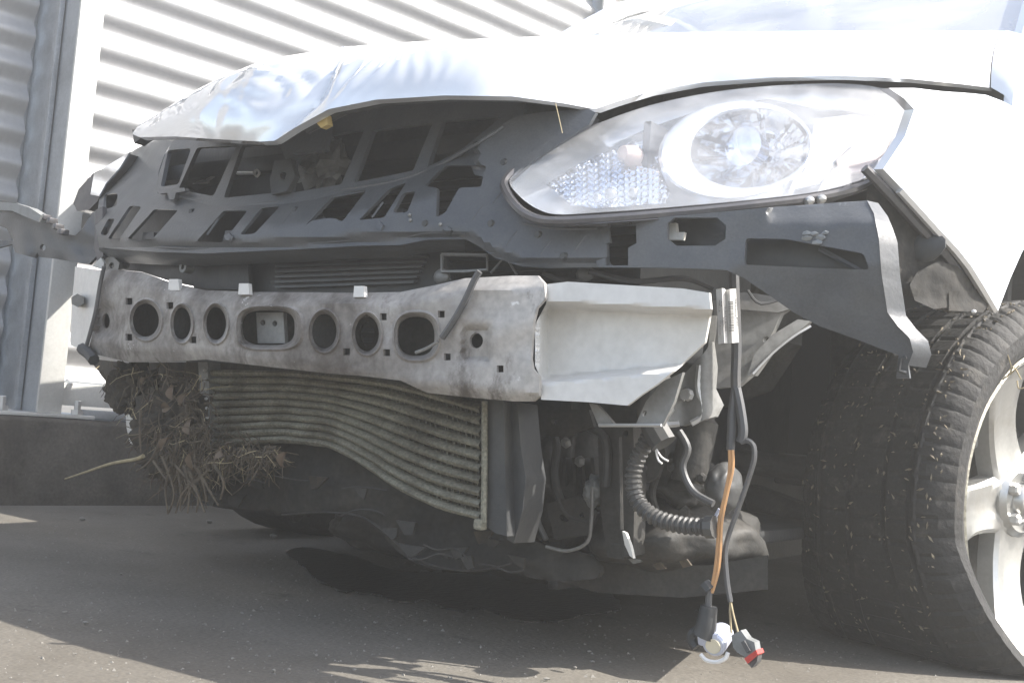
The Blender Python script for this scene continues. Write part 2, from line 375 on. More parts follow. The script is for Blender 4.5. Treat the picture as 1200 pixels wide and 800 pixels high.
def hpost(s0, s1, zt):
    w = s1-s0; D0, D1 = POSTD, POSTD+.34
    p = link('fence_post', prism(s0, s1, D0, D0+.012, KH+.012, zt), 'post', fence)
    link('post_web', prism(s0+.014, s0+.034, D0+.0125, D1-.0125, KH+.012, zt, .001), 'post_side', p)
    link('post_flange', prism(s0-.006, s1, D1-.012, D1, KH+.012, zt), 'post_side', p)
    link('post_channel', prism(s0-.004, s0+.01, D0+.13, D0+.155, KH+.012, zt, .002), 'post_side', p)
    return p
hpost(sa, sb, 2.7); hpost(s2, s2+(sb-sa), 2.7)
for q in (sa, s2):
    bp = link('base_plate', prism(q-.13, q+(sb-sa)+.085, .035, .26, KH+.002, KH+.0115, .002), 'post', fence)
    for ss in (q-.085, q+(sb-sa)+.045):
        for dd in (.06,):
            c = fp(ss, dd, KH+.0125)
            link('anchor_bolt', lathe([(0,.0001),(0,.016),(.012,.016),(.012,.009),(.035,.009),(.037,.007),(.037,.0001)], c, z0, r0, 6), 'bright', bp, smooth=20)
link('bottom_rail', prism(sb+.002, s2-.002, .075, .135, KH+.035, KH+.095), 'post', fence)
link('bottom_rail', prism(sb+.06, s2-.05, .06, .11, KH+.003, KH+.026), 'post_side', fence)

# =================================================================== CAR
car = empty('wrecked_car', (0, 1.2, 0), label='wrecked pale silver car with its front bumper torn off and a flat front tyre', cat='car')
def part(name, me, mt, parent=None, smooth=35, label=None, kind=None): return link(name, me, mt, parent or car, smooth, label=label, kind=kind)
# ---- hood
bot = [(155,157),(163,161),(205,160),(250,163),(305,166),(322,165),(345,150),(385,128),(440,117),(520,112),(600,113),(660,121),(697,128),(720,120),(760,108),(820,97),(900,91),(985,89),(1060,92),(1130,99),(1200,108)]
top = [(155,152),(185,133),(250,100),(330,68),(400,55),(500,48),(600,44),(700,40),(850,37),(1000,36),(1300,36)]
def lerp_y(T, x):
    for a, b in zip(T, T[1:]):
        if x <= b[0]: return a[1]+(b[1]-a[1])*max(0, (x-a[0]))/(b[0]-a[0])
    return T[-1][1]
def smooth_y(T, x): return sum(lerp_y(T, x+d) for d in (-8,-4,0,4,8))/5
def hoff(px, py):
    t = max(0, min(1, (px-540)/300)); return -.035+.19*t*t*(3-2*t)
hs = body(0, 0, .6, hoff)
cols = []
xb = 155.0
while xb < 1166: cols.append(xb); xb += 3.2 if xb < 520 else 7
rings = []
for x in cols:
    b = hs(x, lerp_y(bot, x)); k = min(1, (x-155)/120)
    dY = .02+.12*k; e = None
    Z = b.z+.03
    for _ in range(12):
        p = Vector((b.x*.985, b.y+dY, Z)); qx, qy = project(p)
        Z += (qy-smooth_y(top, qx))*(p-CAM).dot(FWD)/FPX
    Z = max(Z, b.z+.004)
    c = Vector((b.x*.995, b.y+.006, b.z+(Z-b.z)*.62)); e = Vector((b.x*.985, b.y+dY, Z))
    row = []
    for i in range(25):
        t = i/24; p = b*(1-t)**2+c*2*t*(1-t)+e*t*t
        cr = max(0, 1-abs(project(p)[0]-330)/190)   # crumpled corner: creases and buckles
        w = cr*t*(1-t)*4
        q = project(p); fold = (q[0]-(330+(165-q[1])*.62))   # signed distance from the fold line
        wq = 6*noise.noise((p.x*9, p.z*14, 2))
        p.y += w*(.010*noise.noise((p.x*11, p.z*9, 1))+.005*noise.noise((p.x*30, p.z*24, 4))+.0016*noise.noise((p.x*75, p.z*60, 6)))
        if fold > 0: p.y += .0036*math.exp(-fold/80)*math.sin(fold*.30+wq*1.5)*min(1, fold/12)*min(1, t*4)*min(1, (1-t)*4)
        else: p.y += w*.0034*math.sin(wq*2.2+p.z*60)
        ff = math.exp(-abs(fold)/13)*min(1, t*6)*(1 if t < .999 else 0)
        p.y += .024*ff*(1-t*.7); 
        if fold < 0: p.y -= .05*k*t*(1-t)*2*min(1, -fold/60)
        row.append(p)
    # back over the top to the windscreen base
    be = Vector((b.x*(.93 if abs(b.x) < .7 else .95), 1.12, .97-.10*abs(b.x)**2))
    if be.z < e.z+.03: be.z = e.z+.03
    for i in range(1, 15):
        t = i/14; p = e.lerp(be, t); p.z += .012*math.sin(math.pi*t)*(1-k*.3)
        row.append(p)
    rings.append(row)
n1 = len(rings[0])
top_g = loft(rings, False)
und = [[Vector((p.x, p.y+.012, p.z-.002)) if i < 4 else Vector((p.x, p.y+.010, p.z-.007)) for i, p in enumerate(r)] for r in rings]
und_g = loft(und, False)
rim1 = loft([[r[0] for r in rings], [r[0] for r in und]], False)
rim2 = loft([rings[0], und[0]], False); rim3 = loft([rings[-1], und[-1]], False)
hood = part('hood', join([geo(top_g), geo(und_g), geo(rim1), geo(rim2), geo(rim3)]), 'paint', smooth=42, label='buckled hood with its front corner folded up')
part('hood_rubber', tube(on(plane((1,0,0), (.0,0,0)), [(0,0),(1,1)]) if False else [hs(x, y)+Vector((0,.03,.012)) for x, y in [(340,156),(385,133),(440,122),(520,117),(600,118),(660,125)]], .006), 'plastic_dark', hood)
part('foam_pad', sheet([(368,141),(382,134),(384,146),(376,150)], [], body(-.02), (0,.01,0)), 'brown', hood)
# fold crease lip at the broken corner
part('hood_tip', sheet([(155,152),(172,155),(168,160),(157,168)], [], body(-.02), (0,.02,0)), 'plastic_dark', hood)
# ---- front fender and flank in the car's own (y, z)
WN = Vector((.949, -.315, 0.0)).normalized(); WC = CAM + ray(1233, 591)*(1.755/FPX) - WN*.105; print('WC', WC)
def flank(off=0.0):
    def f(y, z):
        x = FX(y); bulge = .03*max(0, (z-.62))**1.2 if z > .62 else 0
        return Vector((x-off-bulge*1.2-.25*max(0, z-.86)**1.5, y, z))
    return f
s0 = body(0)
fr = [s0(*p) for p in [(1074,128),(1062,160),(1036,198),(1058,222),(1080,246),(1100,268),(1122,292),(1138,312),(1152,334),(1168,362)]]
fz = [(p.y, p.z) for p in fr]
tip = fz[-1]; ra = math.dist(tip, (WC.y, WC.z)); a0 = math.atan2(tip[1]-WC.z, tip[0]-WC.y)
arch = [(WC.y+(ra-.06*(i/20))*math.cos(a0-(a0+.12)*i/20), WC.z+(ra-.06*(i/20))*math.sin(a0-(a0+.12)*i/20)) for i in range(1, 21)]
hr = [p for p in rings[-1] if p.y > s0(1160,111).y+.01]
ups = [(p.y, p.z-.03) for p in hr]+[(1.42, .96)]
pre = [(p.y, p.z) for p in [s0(*q) for q in ((1160,111),(1110,107),(1075,103),(1045,103),(1062,115))]]
poly = pre+fz+arch+[(1.34,.16),(1.42,.16)]+ups[::-1]
part('fender', sheet(poly, [], flank(), (-.012,0,0), step=.03), 'paint', smooth=50)
sh = [[flank(0)(y, z) for y, z in ups[:-1]], [flank(.012)(y, z+.018) for y, z in ups[:-1]], [p+A_(.0012,0,.0005) for p in hr]]
part('fender_top', loft(sh, False), 'paint', smooth=60)
part('arch_lip', tube([flank(.004)(*p) for p in fz[3:]+arch], .006, 6), 'paint')
def flank_panel(name, poly, mt, parent=None, off=0.0, holes=()): return part(name, sheet(poly, list(holes), flank(off), (-.02,0,0), step=.06), mt, parent, 50)
door = flank_panel('door', [(1.428,.18),(2.35,.18),(2.45,.5),(2.45,1.0),(1.428,1.0)], 'paint')
part('door_handle', tube(spline([flank(0)(2.2,.86), flank(-.03)(2.23,.865), flank(-.03)(2.33,.865), flank(0)(2.36,.86)], 4), .009), 'paint', door)
flank_panel('door', [(2.358,.18),(2.8,.18),(2.95,.45),(3.3,.62),(3.3,1.0),(2.458,1.0),(2.458,.5)], 'paint')
flank_panel('rear_quarter', [(3.308,.65),(3.55,.55),(3.8,.3),(4.15,.35),(4.2,1.0),(3.308,1.0)], 'paint')
# cabin: windscreen, roof, side glass, far flank, tail
A = lambda x, y, z: Vector((x, y, z))
wsb, wsm, wst = [], [], []
for i in range(13):
    u = -1+2*i/12; bow = .10*(1-u*u)
    wsb.append(A(u*.74, 1.10-bow*.6, .96)); wsm.append(A(u*.67, 1.72-bow, 1.49)); wst.append(A(u*.61, 2.18-bow, 1.74))
def mid(a, b, t): return [p.lerp(q, t) for p, q in zip(a, b)]
part('windscreen', loft([wsb, mid(wsb, wsm, .5), wsm, mid(wsm, wst, .5), wst], False), 'glasspane', smooth=60)
for i in (0, 12):
    part('pillar', tube(spline([wsb[i]+A(0,-.02,-.02), wsm[i], wst[i], A(wst[i].x*1.02, 2.9, 1.78), A(wst[i].x, 3.7, 1.65), A(wst[i].x*1.15, 4.15, 1.0)], 6), .028), 'paint')
part('roof', loft([wst, [A(p.x*1.02, 2.9, 1.79+.03*(1-(p.x/.62)**2)) for p in wst], [A(p.x, 3.75, 1.66+.02*(1-(p.x/.62)**2)) for p in wst], [A(p.x*1.15, 4.2, 1.0) for p in wst], [A(p.x*1.3, 4.25, .3) for p in wst]], False), 'paint', smooth=60)
for sgn, nm in ((1, 'side_glass'), (-1, 'side_glass')):
    part(nm, loft([[A(sgn*.86, 1.25, 1.0), A(sgn*.66, 1.74, 1.47), A(sgn*.62, 2.2, 1.72)], [A(sgn*.88, 2.4, 1.0), A(sgn*.66, 2.5, 1.5), A(sgn*.64, 2.5, 1.75)], [A(sgn*.86, 4.1, 1.0), A(sgn*.66, 3.7, 1.5), A(sgn*.62, 3.5, 1.68)]], False), 'glasspane')
part('side_panel', loft([[A(-FX(y), y, z) for z in (.2,.5,.8,.97)] for y in (.62,1.0,1.4,2.2,3.0,4.2)], False), 'paint', smooth=60)
part('dashboard', block(A(0,1.5,1.0), 1.3, .55, .18, None, .05), 'trim')
part('cabin_floor', block(A(0,2.6,.26), 1.66, 3.1, .06, None, .01), 'trim')
part('sun_baffle', block(A(.50,.36,.56), .012, .34, .30, None, .003), 'plastic_dark')  # added plate that blocks sun leaking onto the cooler tank
part('firewall', block(A(0,1.12,.6), 1.5, .03, .72, None, .005), 'trim')
part('inner_panel', block(A(.80,2.8,.6), .02, 2.7, .7, None, .005), 'trim')
# rear wheels only as much as the flank hides
for sg in (1, -1):
    part('rear_wheel', lathe([(-.1,.2),(-.1,.30),(-.07,.318),(.07,.318),(.1,.30),(.1,.22),(.08,.2),(.07,.06),(.07,.0001)], A(sg*.78, 3.5, .318), A(sg,0,0), z0, 40), 'rubber')
part('rear_wheel', lathe([(-.1,.2),(-.1,.30),(-.07,.318),(.07,.318),(.1,.30),(.1,.22),(.08,.2),(.07,.06),(.07,.0001)], A(-.78, .9, .318), A(-1,0,0), z0, 40), 'rubber').name = 'front_wheel'

# ---- crash beam
BP0, BP1 = Vector((.5,.0,.4)), Vector((-.5,.08,.4))
bn = Vector((BP1.y-BP0.y, BP0.x-BP1.x, 0)).normalized()*1
if bn.y > 0: bn = -bn
def beam_surf(off=0, rel=None):
    pl = plane(bn, BP0)
    def f(px, py):
        p = pl(px, py); u = max(-1, min(1, p.x*2)); 
        sh = -.035*(1-u*u) + (rel(px, py) if rel else 0) + off
        d = ray(px, py); return p + d*((-bn*sh).dot(bn)/d.dot(bn))
    return f
bo = [(118,316),(140,316),(165,319),(200,331),(240,340),(300,342),(420,343),(470,342),(510,334),(545,326),(600,323),(630,323),(638,332),(639,350),(629,361),(625,378),(622,420),(624,432),(632,441),(632,464),(625,470),(600,470),(545,465),(500,460),(470,446),(430,441),(380,437),(300,428),(240,421),(195,424),(150,424),(103,413),(106,400),(112,370)]
def beam_rel(px, py):
    r = .004*noise.noise((px*.02, py*.03, 2))
    # rolled top and bottom flanges turn back a little
    ty = lerp_y([(118,316),(165,319),(240,340),(470,342),(545,326),(640,323)], px); by = lerp_y([(103,413),(240,422),(380,437),(500,460),(600,470),(640,470)], px)
    if py < ty+14: r += .0011*(ty+14-py)
    if py > by-10: r += .0007*(py-by+10)
    if 540 < px < 578: 
        d = max(abs(px-558)/18, abs(py-402)/22)
        if d < 1: r += .010*min(1, (1-d)*4)
    if 108 < px < 140:
        d = max(abs(px-124)/13, abs(py-376)/21)
        if d < 1: r += .012*min(1, (1-d)*3)
    return r
bs = beam_surf(0, beam_rel)
bh = [ell(171,375,18,23), ell(213,379,12.5,22), ell(253,379,14,22.5), ell(315,384,36,24,0,36,3.2), ell(380,388,17,24), ell(430,391,16.5,24), ell(488,394,25,27,0,30,2.6), ell(558,399,8,9,0,16), ell(124,376,4.5,9,0,14)]
sq = [(151,353),(151,395),(199,358),(226,398),(449,371),(406,412),(453,413),(517,368),(524,418),(586,432)]
def sqh(x, y, r=4): return [(x-r, y-r), (x+r, y-r), (x+r, y+r), (x-r, y+r)]
bh += [sqh(x, y) for x, y in sq]
beam = part('bumper_beam', sheet(bo, bh, bs, -bn*.004, step=6), 'beam', smooth=40, label='dented crash beam with round holes, smeared with dirt')
beam_in = beam_surf(.055)
part('beam_web', edge_wall(bo, beam_surf(.003, beam_rel), beam_in), 'beam', beam)
for h in bh[:7]:
    cx = sum(p[0] for p in h)/len(h); cy = sum(p[1] for p in h)/len(h)
    def sc(k): return [(cx+(p[0]-cx)*k, cy+(p[1]-cy)*k) for p in h]
    part('hole_collar', loft([on(beam_surf(.0, beam_rel), sc(1.16)), on(beam_surf(-.003, beam_rel), sc(1.06)), on(beam_surf(.002, beam_rel), sc(.98)), on(beam_surf(.014), sc(.86)), on(beam_surf(.022), sc(.84))]), 'beam', beam, 50)
part('beam_back', sheet(bo, [ell(430,391,9,14)], beam_surf(.056), -bn*.003, step=14), 'engine', beam)
bk = part('tow_socket', sheet([(300,366),(332,366),(334,402),(302,402)], [ell(308,378,3,3.5,0,10), ell(322,379,3,3.5,0,10)], beam_surf(.03), -bn*.006, step=5), 'metal', beam)
for x, y in ((203,333),(285,338),(420,341)):
    part('beam_tab', sheet([(x-5,y-6),(x+6,y-6),(x+7,y+7),(x-6,y+7)], [], beam_surf(.004), -bn*.006, step=5), 'beam_clean', beam)
part('beam_end_plate', sheet([(88,312),(118,316),(112,370),(106,400),(102,412),(82,404),(84,360)], [ell(92,352,4,6,0,12)], beam_surf(.02, lambda x, y: .0012*(118-x)), -bn*.004, step=6), 'beam_clean', beam)
part('end_bolt', tube([beam_surf(.045)(92,352), beam_surf(.02)(91,352)], .012, 6), 'metal', beam)
# return section with its recessed web
def ret_rel(px, py):
    t = (px-630)/200; yt = 333+10*t; yb = 470-18*t
    k = 0
    if py > yt+19: k = min(1, (py-yt-19)/9)
    if py > yb-30: k = min(k, max(0, (yb-20-py)/9))
    if px < 648: k *= max(0, min(1, (px-628)/14))
    k = k*k*(3-2*k); return .038*k + .03*max(0, t)
RS = lambda off=0: beam_surf(off+.006, ret_rel)
ro = [(641,333),(665,330),(800,338),(831,343),(833,362),(829,385),(826,401),(795,430),(770,450),(752,462),(735,475),(690,471),(634,468),(634,444),(627,428),(627,380),(640,356)]
part('beam_return', sheet(ro, [], RS(), -bn*.004, step=3.5), 'beam_clean', smooth=50)
part('beam_return_back', edge_wall(ro, RS(.003), beam_surf(.16)), 'metal')
# thin strap hanging over the beam
part('cable', tube(spline(on(beam_surf(-.006), [(562,318),(556,328),(545,352),(532,375),(518,396)]), 4), .004, 6), 'wire')
part('cable', tube(spline(on(beam_surf(-.006), [(487,413),(500,408),(513,400)]), 4), .002, 6), 'metal')
part('cable', tube(spline(on(beam_surf(-.008), [(122,312),(117,335),(112,365),(105,392),(99,413)]), 4), .0035, 6), 'wire')
part('cable_end', tube(on(beam_surf(-.008), [(96,408),(104,414),(110,422)]), .010, 7), 'plastic_dark')

# ---- grille panel (lower band and the headlamp shoulder)
def gp_rel(px, py):
    ridge = lerp_y([(118,230),(185,222),(250,234),(340,231),(400,218),(485,203),(520,190),(570,166),(640,140),(760,130)], px)
    r = 0
    if px < 560: r += .0007*max(0, ridge+34-py)
    if px < 190: r += .00045*max(0, 190-px)*max(0, min(1, (235-py)/40))
    low = lerp_y([(118,286),(300,288),(500,276),(545,276),(560,284),(580,298),(610,308),(640,309),(768,306)], px)
    if py > low-6: r += min(.012, .0016*(py-low+6))
    return r + .002*noise.noise((px*.02, py*.02, 8))
G = lambda off=0: body(.03+off, .25, .6, gp_rel)
ao = [(116,290),(112,265),(117,228),(127,203),(150,180),(168,170),(188,163),(203,166),(193,180),(186,200),(184,220),(210,226),(250,233),(300,234),(340,231),(400,218),(450,211),(485,202),(520,187),(560,164),(585,147),(605,136),(640,131),(690,128),(698,132),(690,146),(662,164),(632,183),(610,201),(597,213),(599,227),(610,243),(625,253),(648,257),(700,254),(766,249),(768,311),(700,313),(640,314),(610,312),(580,302),(560,288),(545,280),(500,281),(470,287),(420,288),(350,292),(240,297),(180,295)]
ah = [[(117,275),(127,256),(135,256),(125,276)], [(126,280),(152,241),(166,242),(140,280)], [(149,280),(181,245),(209,246),(177,282)], [(230,283),(262,247),(290,247),(261,284)], [(281,275),(306,244),(328,242),(298,274)],
 [(357,265),(392,228),(430,222),(401,260),(390,255),(366,258)], [(420,258),(456,222),(476,214),(450,255)], [(460,249),(472,227),(487,224),(477,249)],
 [(497,218),(514,201),(524,194),(570,194),(566,206),(564,219),(538,220),(522,249),(511,255),(512,220)], [(122,228),(138,226),(137,241),(121,246)],
 ell(738,286,27,26,0,20,6), [(792,262),(793,262),(793,263)]][:-1]
ah = [rounded(h, 3, 2) for h in ah]
panel = part('grille_panel', sheet(ao, ah, G(), (0,.006,0), step=7), 'plastic', smooth=38)
for h in ah[:10]:
    part('opening_edge', edge_wall(h, G(.001), G(.022), 7), 'plastic', panel, 60)
# lower lip curling under the panel
lip = [(116,291),(180,295),(240,297),(350,292),(420,288),(470,287),(500,281),(545,280)]
l0 = dense(lip, 8, False)
part('panel_lip', loft([on(G(.004), l0), on(G(.02), [(x, y+7) for x, y in l0]), on(G(.05), [(x, y+15) for x, y in l0])], False), 'plastic', panel, 60)
for x, y, w in ((172,290,10),(268,288,10),(372,272,12),(464,262,10)):
    part('clip_tab', sheet([(x-w,y+6),(x-w*.4,y-18),(x+w*.8,y-18),(x+w*.9,y+6)], [], G(.014), (0,.012,0), step=6), 'plastic_dark', panel)
part('clip_tab', sheet([(552,195),(569,195),(566,207),(556,205)], [], G(.012), (0,.004,0)), 'plastic', panel)
for x, y in ((480,252),(481,258),(516,263)):
    part('clip_stud', lump(G(-.001)(x, y), .003,.003,.003, 1, .05, 1), 'metal', panel)
# moulded ribs, clips and breaks on the carrier
rdg = [(186,226),(210,231),(250,237),(300,238),(340,235),(400,223),(450,215),(485,206),(520,191),(560,168),(590,149)]
part('moulded_rib', tube(spline(on(G(.001), rdg), 4), .0028, 6), 'plastic', panel)
part('moulded_rib', tube(spline(on(G(.001), [(120,285),(180,289),(240,291),(350,286),(420,281),(470,279),(500,273),(545,273)]), 4), .002, 6), 'plastic', panel)
part('moulded_rib', tube(spline(on(G(.001), [(612,262),(650,268),(700,268)]), 4), .0022, 6), 'plastic', panel)
for x, y in ((220,262),(250,266),(335,258),(443,246),(585,230),(560,250),(600,280),(640,290),(680,285)):
    part('moulded_rib', tube(on(G(.001), [(x-7,y+9),(x+6,y-9)]), .0016, 6), 'plastic', panel)
for x, y in ((224,248),(345,246),(498,262),(575,262),(630,275),(660,300),(590,190)):
    part('screw_head', lathe([(-.002,.0001),(-.002,.004),(.003,.006)], G(0)(x, y), A(0,1,0), z0, 10), 'plastic_dark', panel)
for x, y in ((262,276),(438,262),(518,268)):
    part('torn_edge', sheet([(x,y),(x+6,y-3),(x+11,y+2),(x+8,y+8),(x+3,y+5)], [], G(-.003), (0,.003,0), step=4), 'plastic', panel)
# upper windowed frame, set back
uo = [(180,232),(186,205),(192,185),(202,166),(214,158),(330,128),(420,112),(520,104),(612,106),(614,140),(585,152),(560,170),(520,194),(485,212),(440,222),(400,230),(340,240),(300,244),(250,244),(210,238)]
U = lambda off=0: body(.055+off, .35, .62)
uh = [[(197,176),(224,174),(209,216),(188,219)], [(231,173),(277,171),(250,230),(209,222)], [(283,171),(327,169),(336,190),(331,225),(262,232)], [(360,182),(382,159),(427,152),(400,216),(342,226),(345,190)], [(437,153),(507,144),(484,200),(415,214)], [(519,142),(588,137),(540,176),(500,197)]]
uh = [rounded(h, 3, 2) for h in uh]
upper = part('upper_grille_frame', sheet(uo, uh, U(), (0,.008,0), step=8), 'plastic')
for h in uh: part('opening_edge', edge_wall(h, U(.001), U(.03), 8), 'plastic', upper, 60)
part('latch_plate', sheet([(326,172),(342,180),(380,176),(384,150),(392,128),(350,135),(330,150)], [], body(.03,.35,.62), (0,.01,0), step=7), 'plastic', upper)
part('latch_plate', sheet([(322,188),(340,186),(346,206),(336,224),(318,228),(316,210)], [ell(332,206,4,5,0,10)], body(.045,.35,.62), (0,.01,0), step=7), 'plastic_dark', upper)
part('frame_clip', sheet([(186,222),(216,220),(217,224),(206,226),(204,234),(198,234),(196,226),(186,227)], [], U(-.014), (0,.008,0), step=6), 'plastic', upper)
for p in ([(216,214),(244,213)],[(242,212),(254,204),(268,192)],[(278,203),(298,203)]):
    part('support_rod', tube(on(U(.06), p), .003, 6), 'bright', upper)
part('rod_eye', tube(spline(on(U(.05), [(301,199),(304,203),(301,207),(298,203)]), 5, True), .002, 5), 'label', upper)
# ribbed strap & shadowed void behind the windows
part('radiator', block(A(-.05,.34,.56), 1.0, .04, .50, None, .008), 'engine')
for k in range(26):
    pass
rf = []
for k in range(24): rf.append(geo(block(A(-.05,.317,.36+k*.0165), .96, .006, .007, None, 0)))
part('radiator_fins', join(rf), 'plastic_dark', kind='stuff')
part('support_panel', block(A(-.1,.24,.70), .75, .14, .03, None, .01), 'plastic_dark')
part('engine_block', lump(A(.05,.62,.55), .45,.2,.26, 3, .2, 3, 2), 'engine')
part('engine_cover', block(A(.0,.7,.74), .6, .36, .06, None, .03), 'plastic_dark')
part('crumpled_duct', lump(body(.13)(378,192), .05,.02,.035, 5, .45, 3, 4), 'metal')
# grey shroud pieces visible between panel and beam
part('grille_shutter', sheet([(290,306),(520,296),(530,330),(470,344),(280,342)], [], body(.12), (0,.008,0), step=12), 'plastic_dark')
for k in range(6):
    part('shutter_slat', sheet([(322,305+k*6),(500-k*3,299+k*6),(500-k*3,301.5+k*6),(322,307.5+k*6)], [], body(.11), (0,.006,0), step=14, grid=False), 'plastic')
part('dark_backing', sheet([(124,215),(150,190),(200,168),(300,150),(360,140),(380,300),(122,306)], [], body(.17), (0,.01,0), step=12), 'plastic_dark')  # dark sheet added behind the openings so they read as shade
part('side_shutter', sheet([(120,300),(290,300),(292,340),(240,338),(200,330),(165,318),(122,314)], [], body(.10), (0,.008,0), step=12), 'plastic_dark')
for x, y in ((214,313),(140,308)):
    part('screw_boss', lathe([(0,.004),(0,.009),(.016,.009)], body(.07)(x, y), A(0,1,0), z0, 14), 'metal')
part('lug', sheet([(118,306),(132,300),(140,308),(138,318),(124,318)], [ell(131,311,3,3.5,0,10)], body(.06), (0,.006,0), step=5), 'metal')
sp = [(518,298),(518,318),(545,318),(571,316),(571,299),(518,298)]
part('wire_bracket', tube(on(body(.06), sp), .0025, 5), 'metal')
part('wire_bracket', tube(on(body(.07), [(575,320),(592,300),(606,322)]), .002, 5), 'metal')
for x, y in ((518,324),(686,321)): part('rubber_mount', lump(body(.07)(x, y), .013,.008,.011, 2, .1, 2), 'metal')

# ---- headlamp
ho = [tuple(p) for p in spline([(597,212),(612,196),(630,182),(662,163),(700,145),(760,124),(830,109),(900,101),(985,98),(1035,104),(1062,116),(1071,131),(1064,157),(1046,185),(1012,209),(960,224),(880,234),(780,243),(700,249),(652,251),(628,244),(608,229)], 5, True)]
H = lambda off=0: body(off, .8, .58)
hl = part('headlamp', edge_wall(ho, H(.0), H(.10), 7), 'bezel', smooth=60, label='clear headlamp under the hood edge')
part('lamp_housing', sheet(ho, [ell(866,176,84,52,-.12)], H(.07, ), (0,.01,0), step=12), 'bezel', hl)
part('lamp_lens', sheet(ho, [], H(-.004), (0,.003,0), step=9), 'lens', hl, 60)
def inset(poly, k):
    cx = sum(p[0] for p in poly)/len(poly); cy = sum(p[1] for p in poly)/len(poly); return [(cx+(p[0]-cx)*k, cy+(p[1]-cy)*k) for p in poly]
# outer black gasket along the lower edge
low = [(700,142),(662,160),(630,179),(608,196),(592,213),(594,226),(606,243),(622,254),(645,259),(700,257),(790,250),(880,241),(960,231),(1014,216),(1048,190)]
lw = spline(low, 5)
pts = [tuple(p) for p in lw]
part('lamp_gasket', tube([H(.004)(*p) for p in pts], lambda t: .006 if t < .9 else .006*(1-t)*10+.001, 8), 'gasket', hl)
part('lamp_rim', sheet([(650,252),(700,250),(780,244),(880,235),(960,225),(1012,210),(1018,216),(962,235),(882,247),(782,256),(700,262),(652,262)], [], H(.003), (0,.02,0), step=7), 'gasket', hl)
# main bowl
def bowl(k, off): return on(H(off), ell(866, 176, 86*k, 53*k, -.12, 40))
part('bowl_bezel', loft([on(H(.016), ell(862,176,91,57,-.12,40)), on(H(.006), ell(863,176,88,55,-.12,40)), on(H(.010), ell(873,175,76,48.5,-.12,40)), on(H(.016), ell(878,174,71.5,46.5,-.12,40)), on(H(.034), ell(879,174,70,45.5,-.12,40))]), 'bezel', hl, 60)
rr = []
for i in range(9):
    k = 1-i/8*.8; o = .03+.13*(1-k**2)
    c = ell(879+ 2*i, 174+1*i, 71*k, 46*k, -.12, 40)
    rr.append([H(o+.018*(1 if (j//4) % 2 else 0)*(1-i/8)*min(1, i))(*p) for j, p in enumerate(c)])
part('bowl_reflector', loft(rr, cap1=True), 'chrome', hl, 12)
hb = H(.085)(893, 182)
part('lamp_bulb', lathe([(0,.0001),(0,.011),(-.03,.011),(-.04,.008),(-.046,.0001)], hb, A(.1,1,0), z0, 16), 'bright', hl)
part('bulb_shield', lathe([(-.02,.022),(-.05,.026),(-.055,.016),(-.056,.0001)], hb, A(.1,1,0), z0, 20), 'chrome', hl)
for x in (856, 872, 905):
    part('bowl_rib', tube(spline(on(H(.05), [(x-10,128+(x-860)*-.1),(x+6,160),(x+4,190),(x-16,216)]), 5), .0035, 6), 'clear', hl)
part('inner_lens', lump(H(.055)(868,178), .034,.02,.036, 1, 0, 3), 'clear', hl)
# turn-signal chamber with ribbed optic
def rib(px, py): return .004*math.sin(px*.9)*(1 if py > 170 else .3)
part('signal_reflector', sheet([(640,216),(668,198),(700,182),(740,166),(774,160),(770,196),(786,228),(780,238),(700,244),(668,240)], [], body(.045,.8,.58, rib), (0,.006,0), step=4), 'chrome', hl, 60)
part('signal_optic', sheet([(652,214),(690,194),(728,178),(732,196),(708,212),(700,238),(662,234)], [], body(.025,.8,.58, lambda x, y: .003*math.sin(y*1.3)), (0,.004,0), step=4), 'clear', hl, 60)
part('signal_bulb', lathe([(0,.012),(-.02,.014),(-.035,.010),(-.04,.0001)], H(.05)(752,186), A(.3,1,0), z0, 16), 'amber', hl)
for x, y, r in ((716,228,.008),(742,226,.007),(700,232,.006)): part('lamp_screw', lump(H(.035)(x, y), r, r, r, 1, .1, 2), 'bright', hl)
part('inner_trim', sheet([(700,160),(780,132),(860,114),(960,108),(1040,122),(1052,140),(1010,130),(960,128),(900,116),(830,126),(760,150),(712,172)], [], H(.035), (0,.006,0), step=9), 'bezel', hl)
part('side_reflector', sheet([(980,188),(1000,172),(1044,158),(1038,178),(1010,200),(985,206)], [], H(.04), (0,.006,0), step=6), 'amber', hl)
part('inner_trim', sheet([(955,140),(1000,134),(1046,146),(1040,158),(1000,168),(976,190),(960,215),(930,222),(948,190)], [], H(.04), (0,.006,0), step=8), 'bezel', hl)
for x, y in ((948,236),(962,234)): part('lamp_screw', lump(H(-.002)(x, y), .006,.005,.006, 3, .2, 2), 'bright', hl)
# broken far headlamp
FP = lambda y: plane((0,1,0),(0,y,0))
fl = part('headlamp', sheet([(86,238),(92,222),(108,204),(134,190),(150,180),(140,196),(124,214),(114,236),(104,246),(90,247)], [], FP(.32), (0,.04,0), step=6), 'gasket', label='broken headlamp on the far corner')
part('lamp_lens', sheet([(110,204),(136,188),(152,178),(140,197),(124,215),(116,230),(106,228)], [], FP(.30), (0,.004,0), step=6), 'chrome', fl)

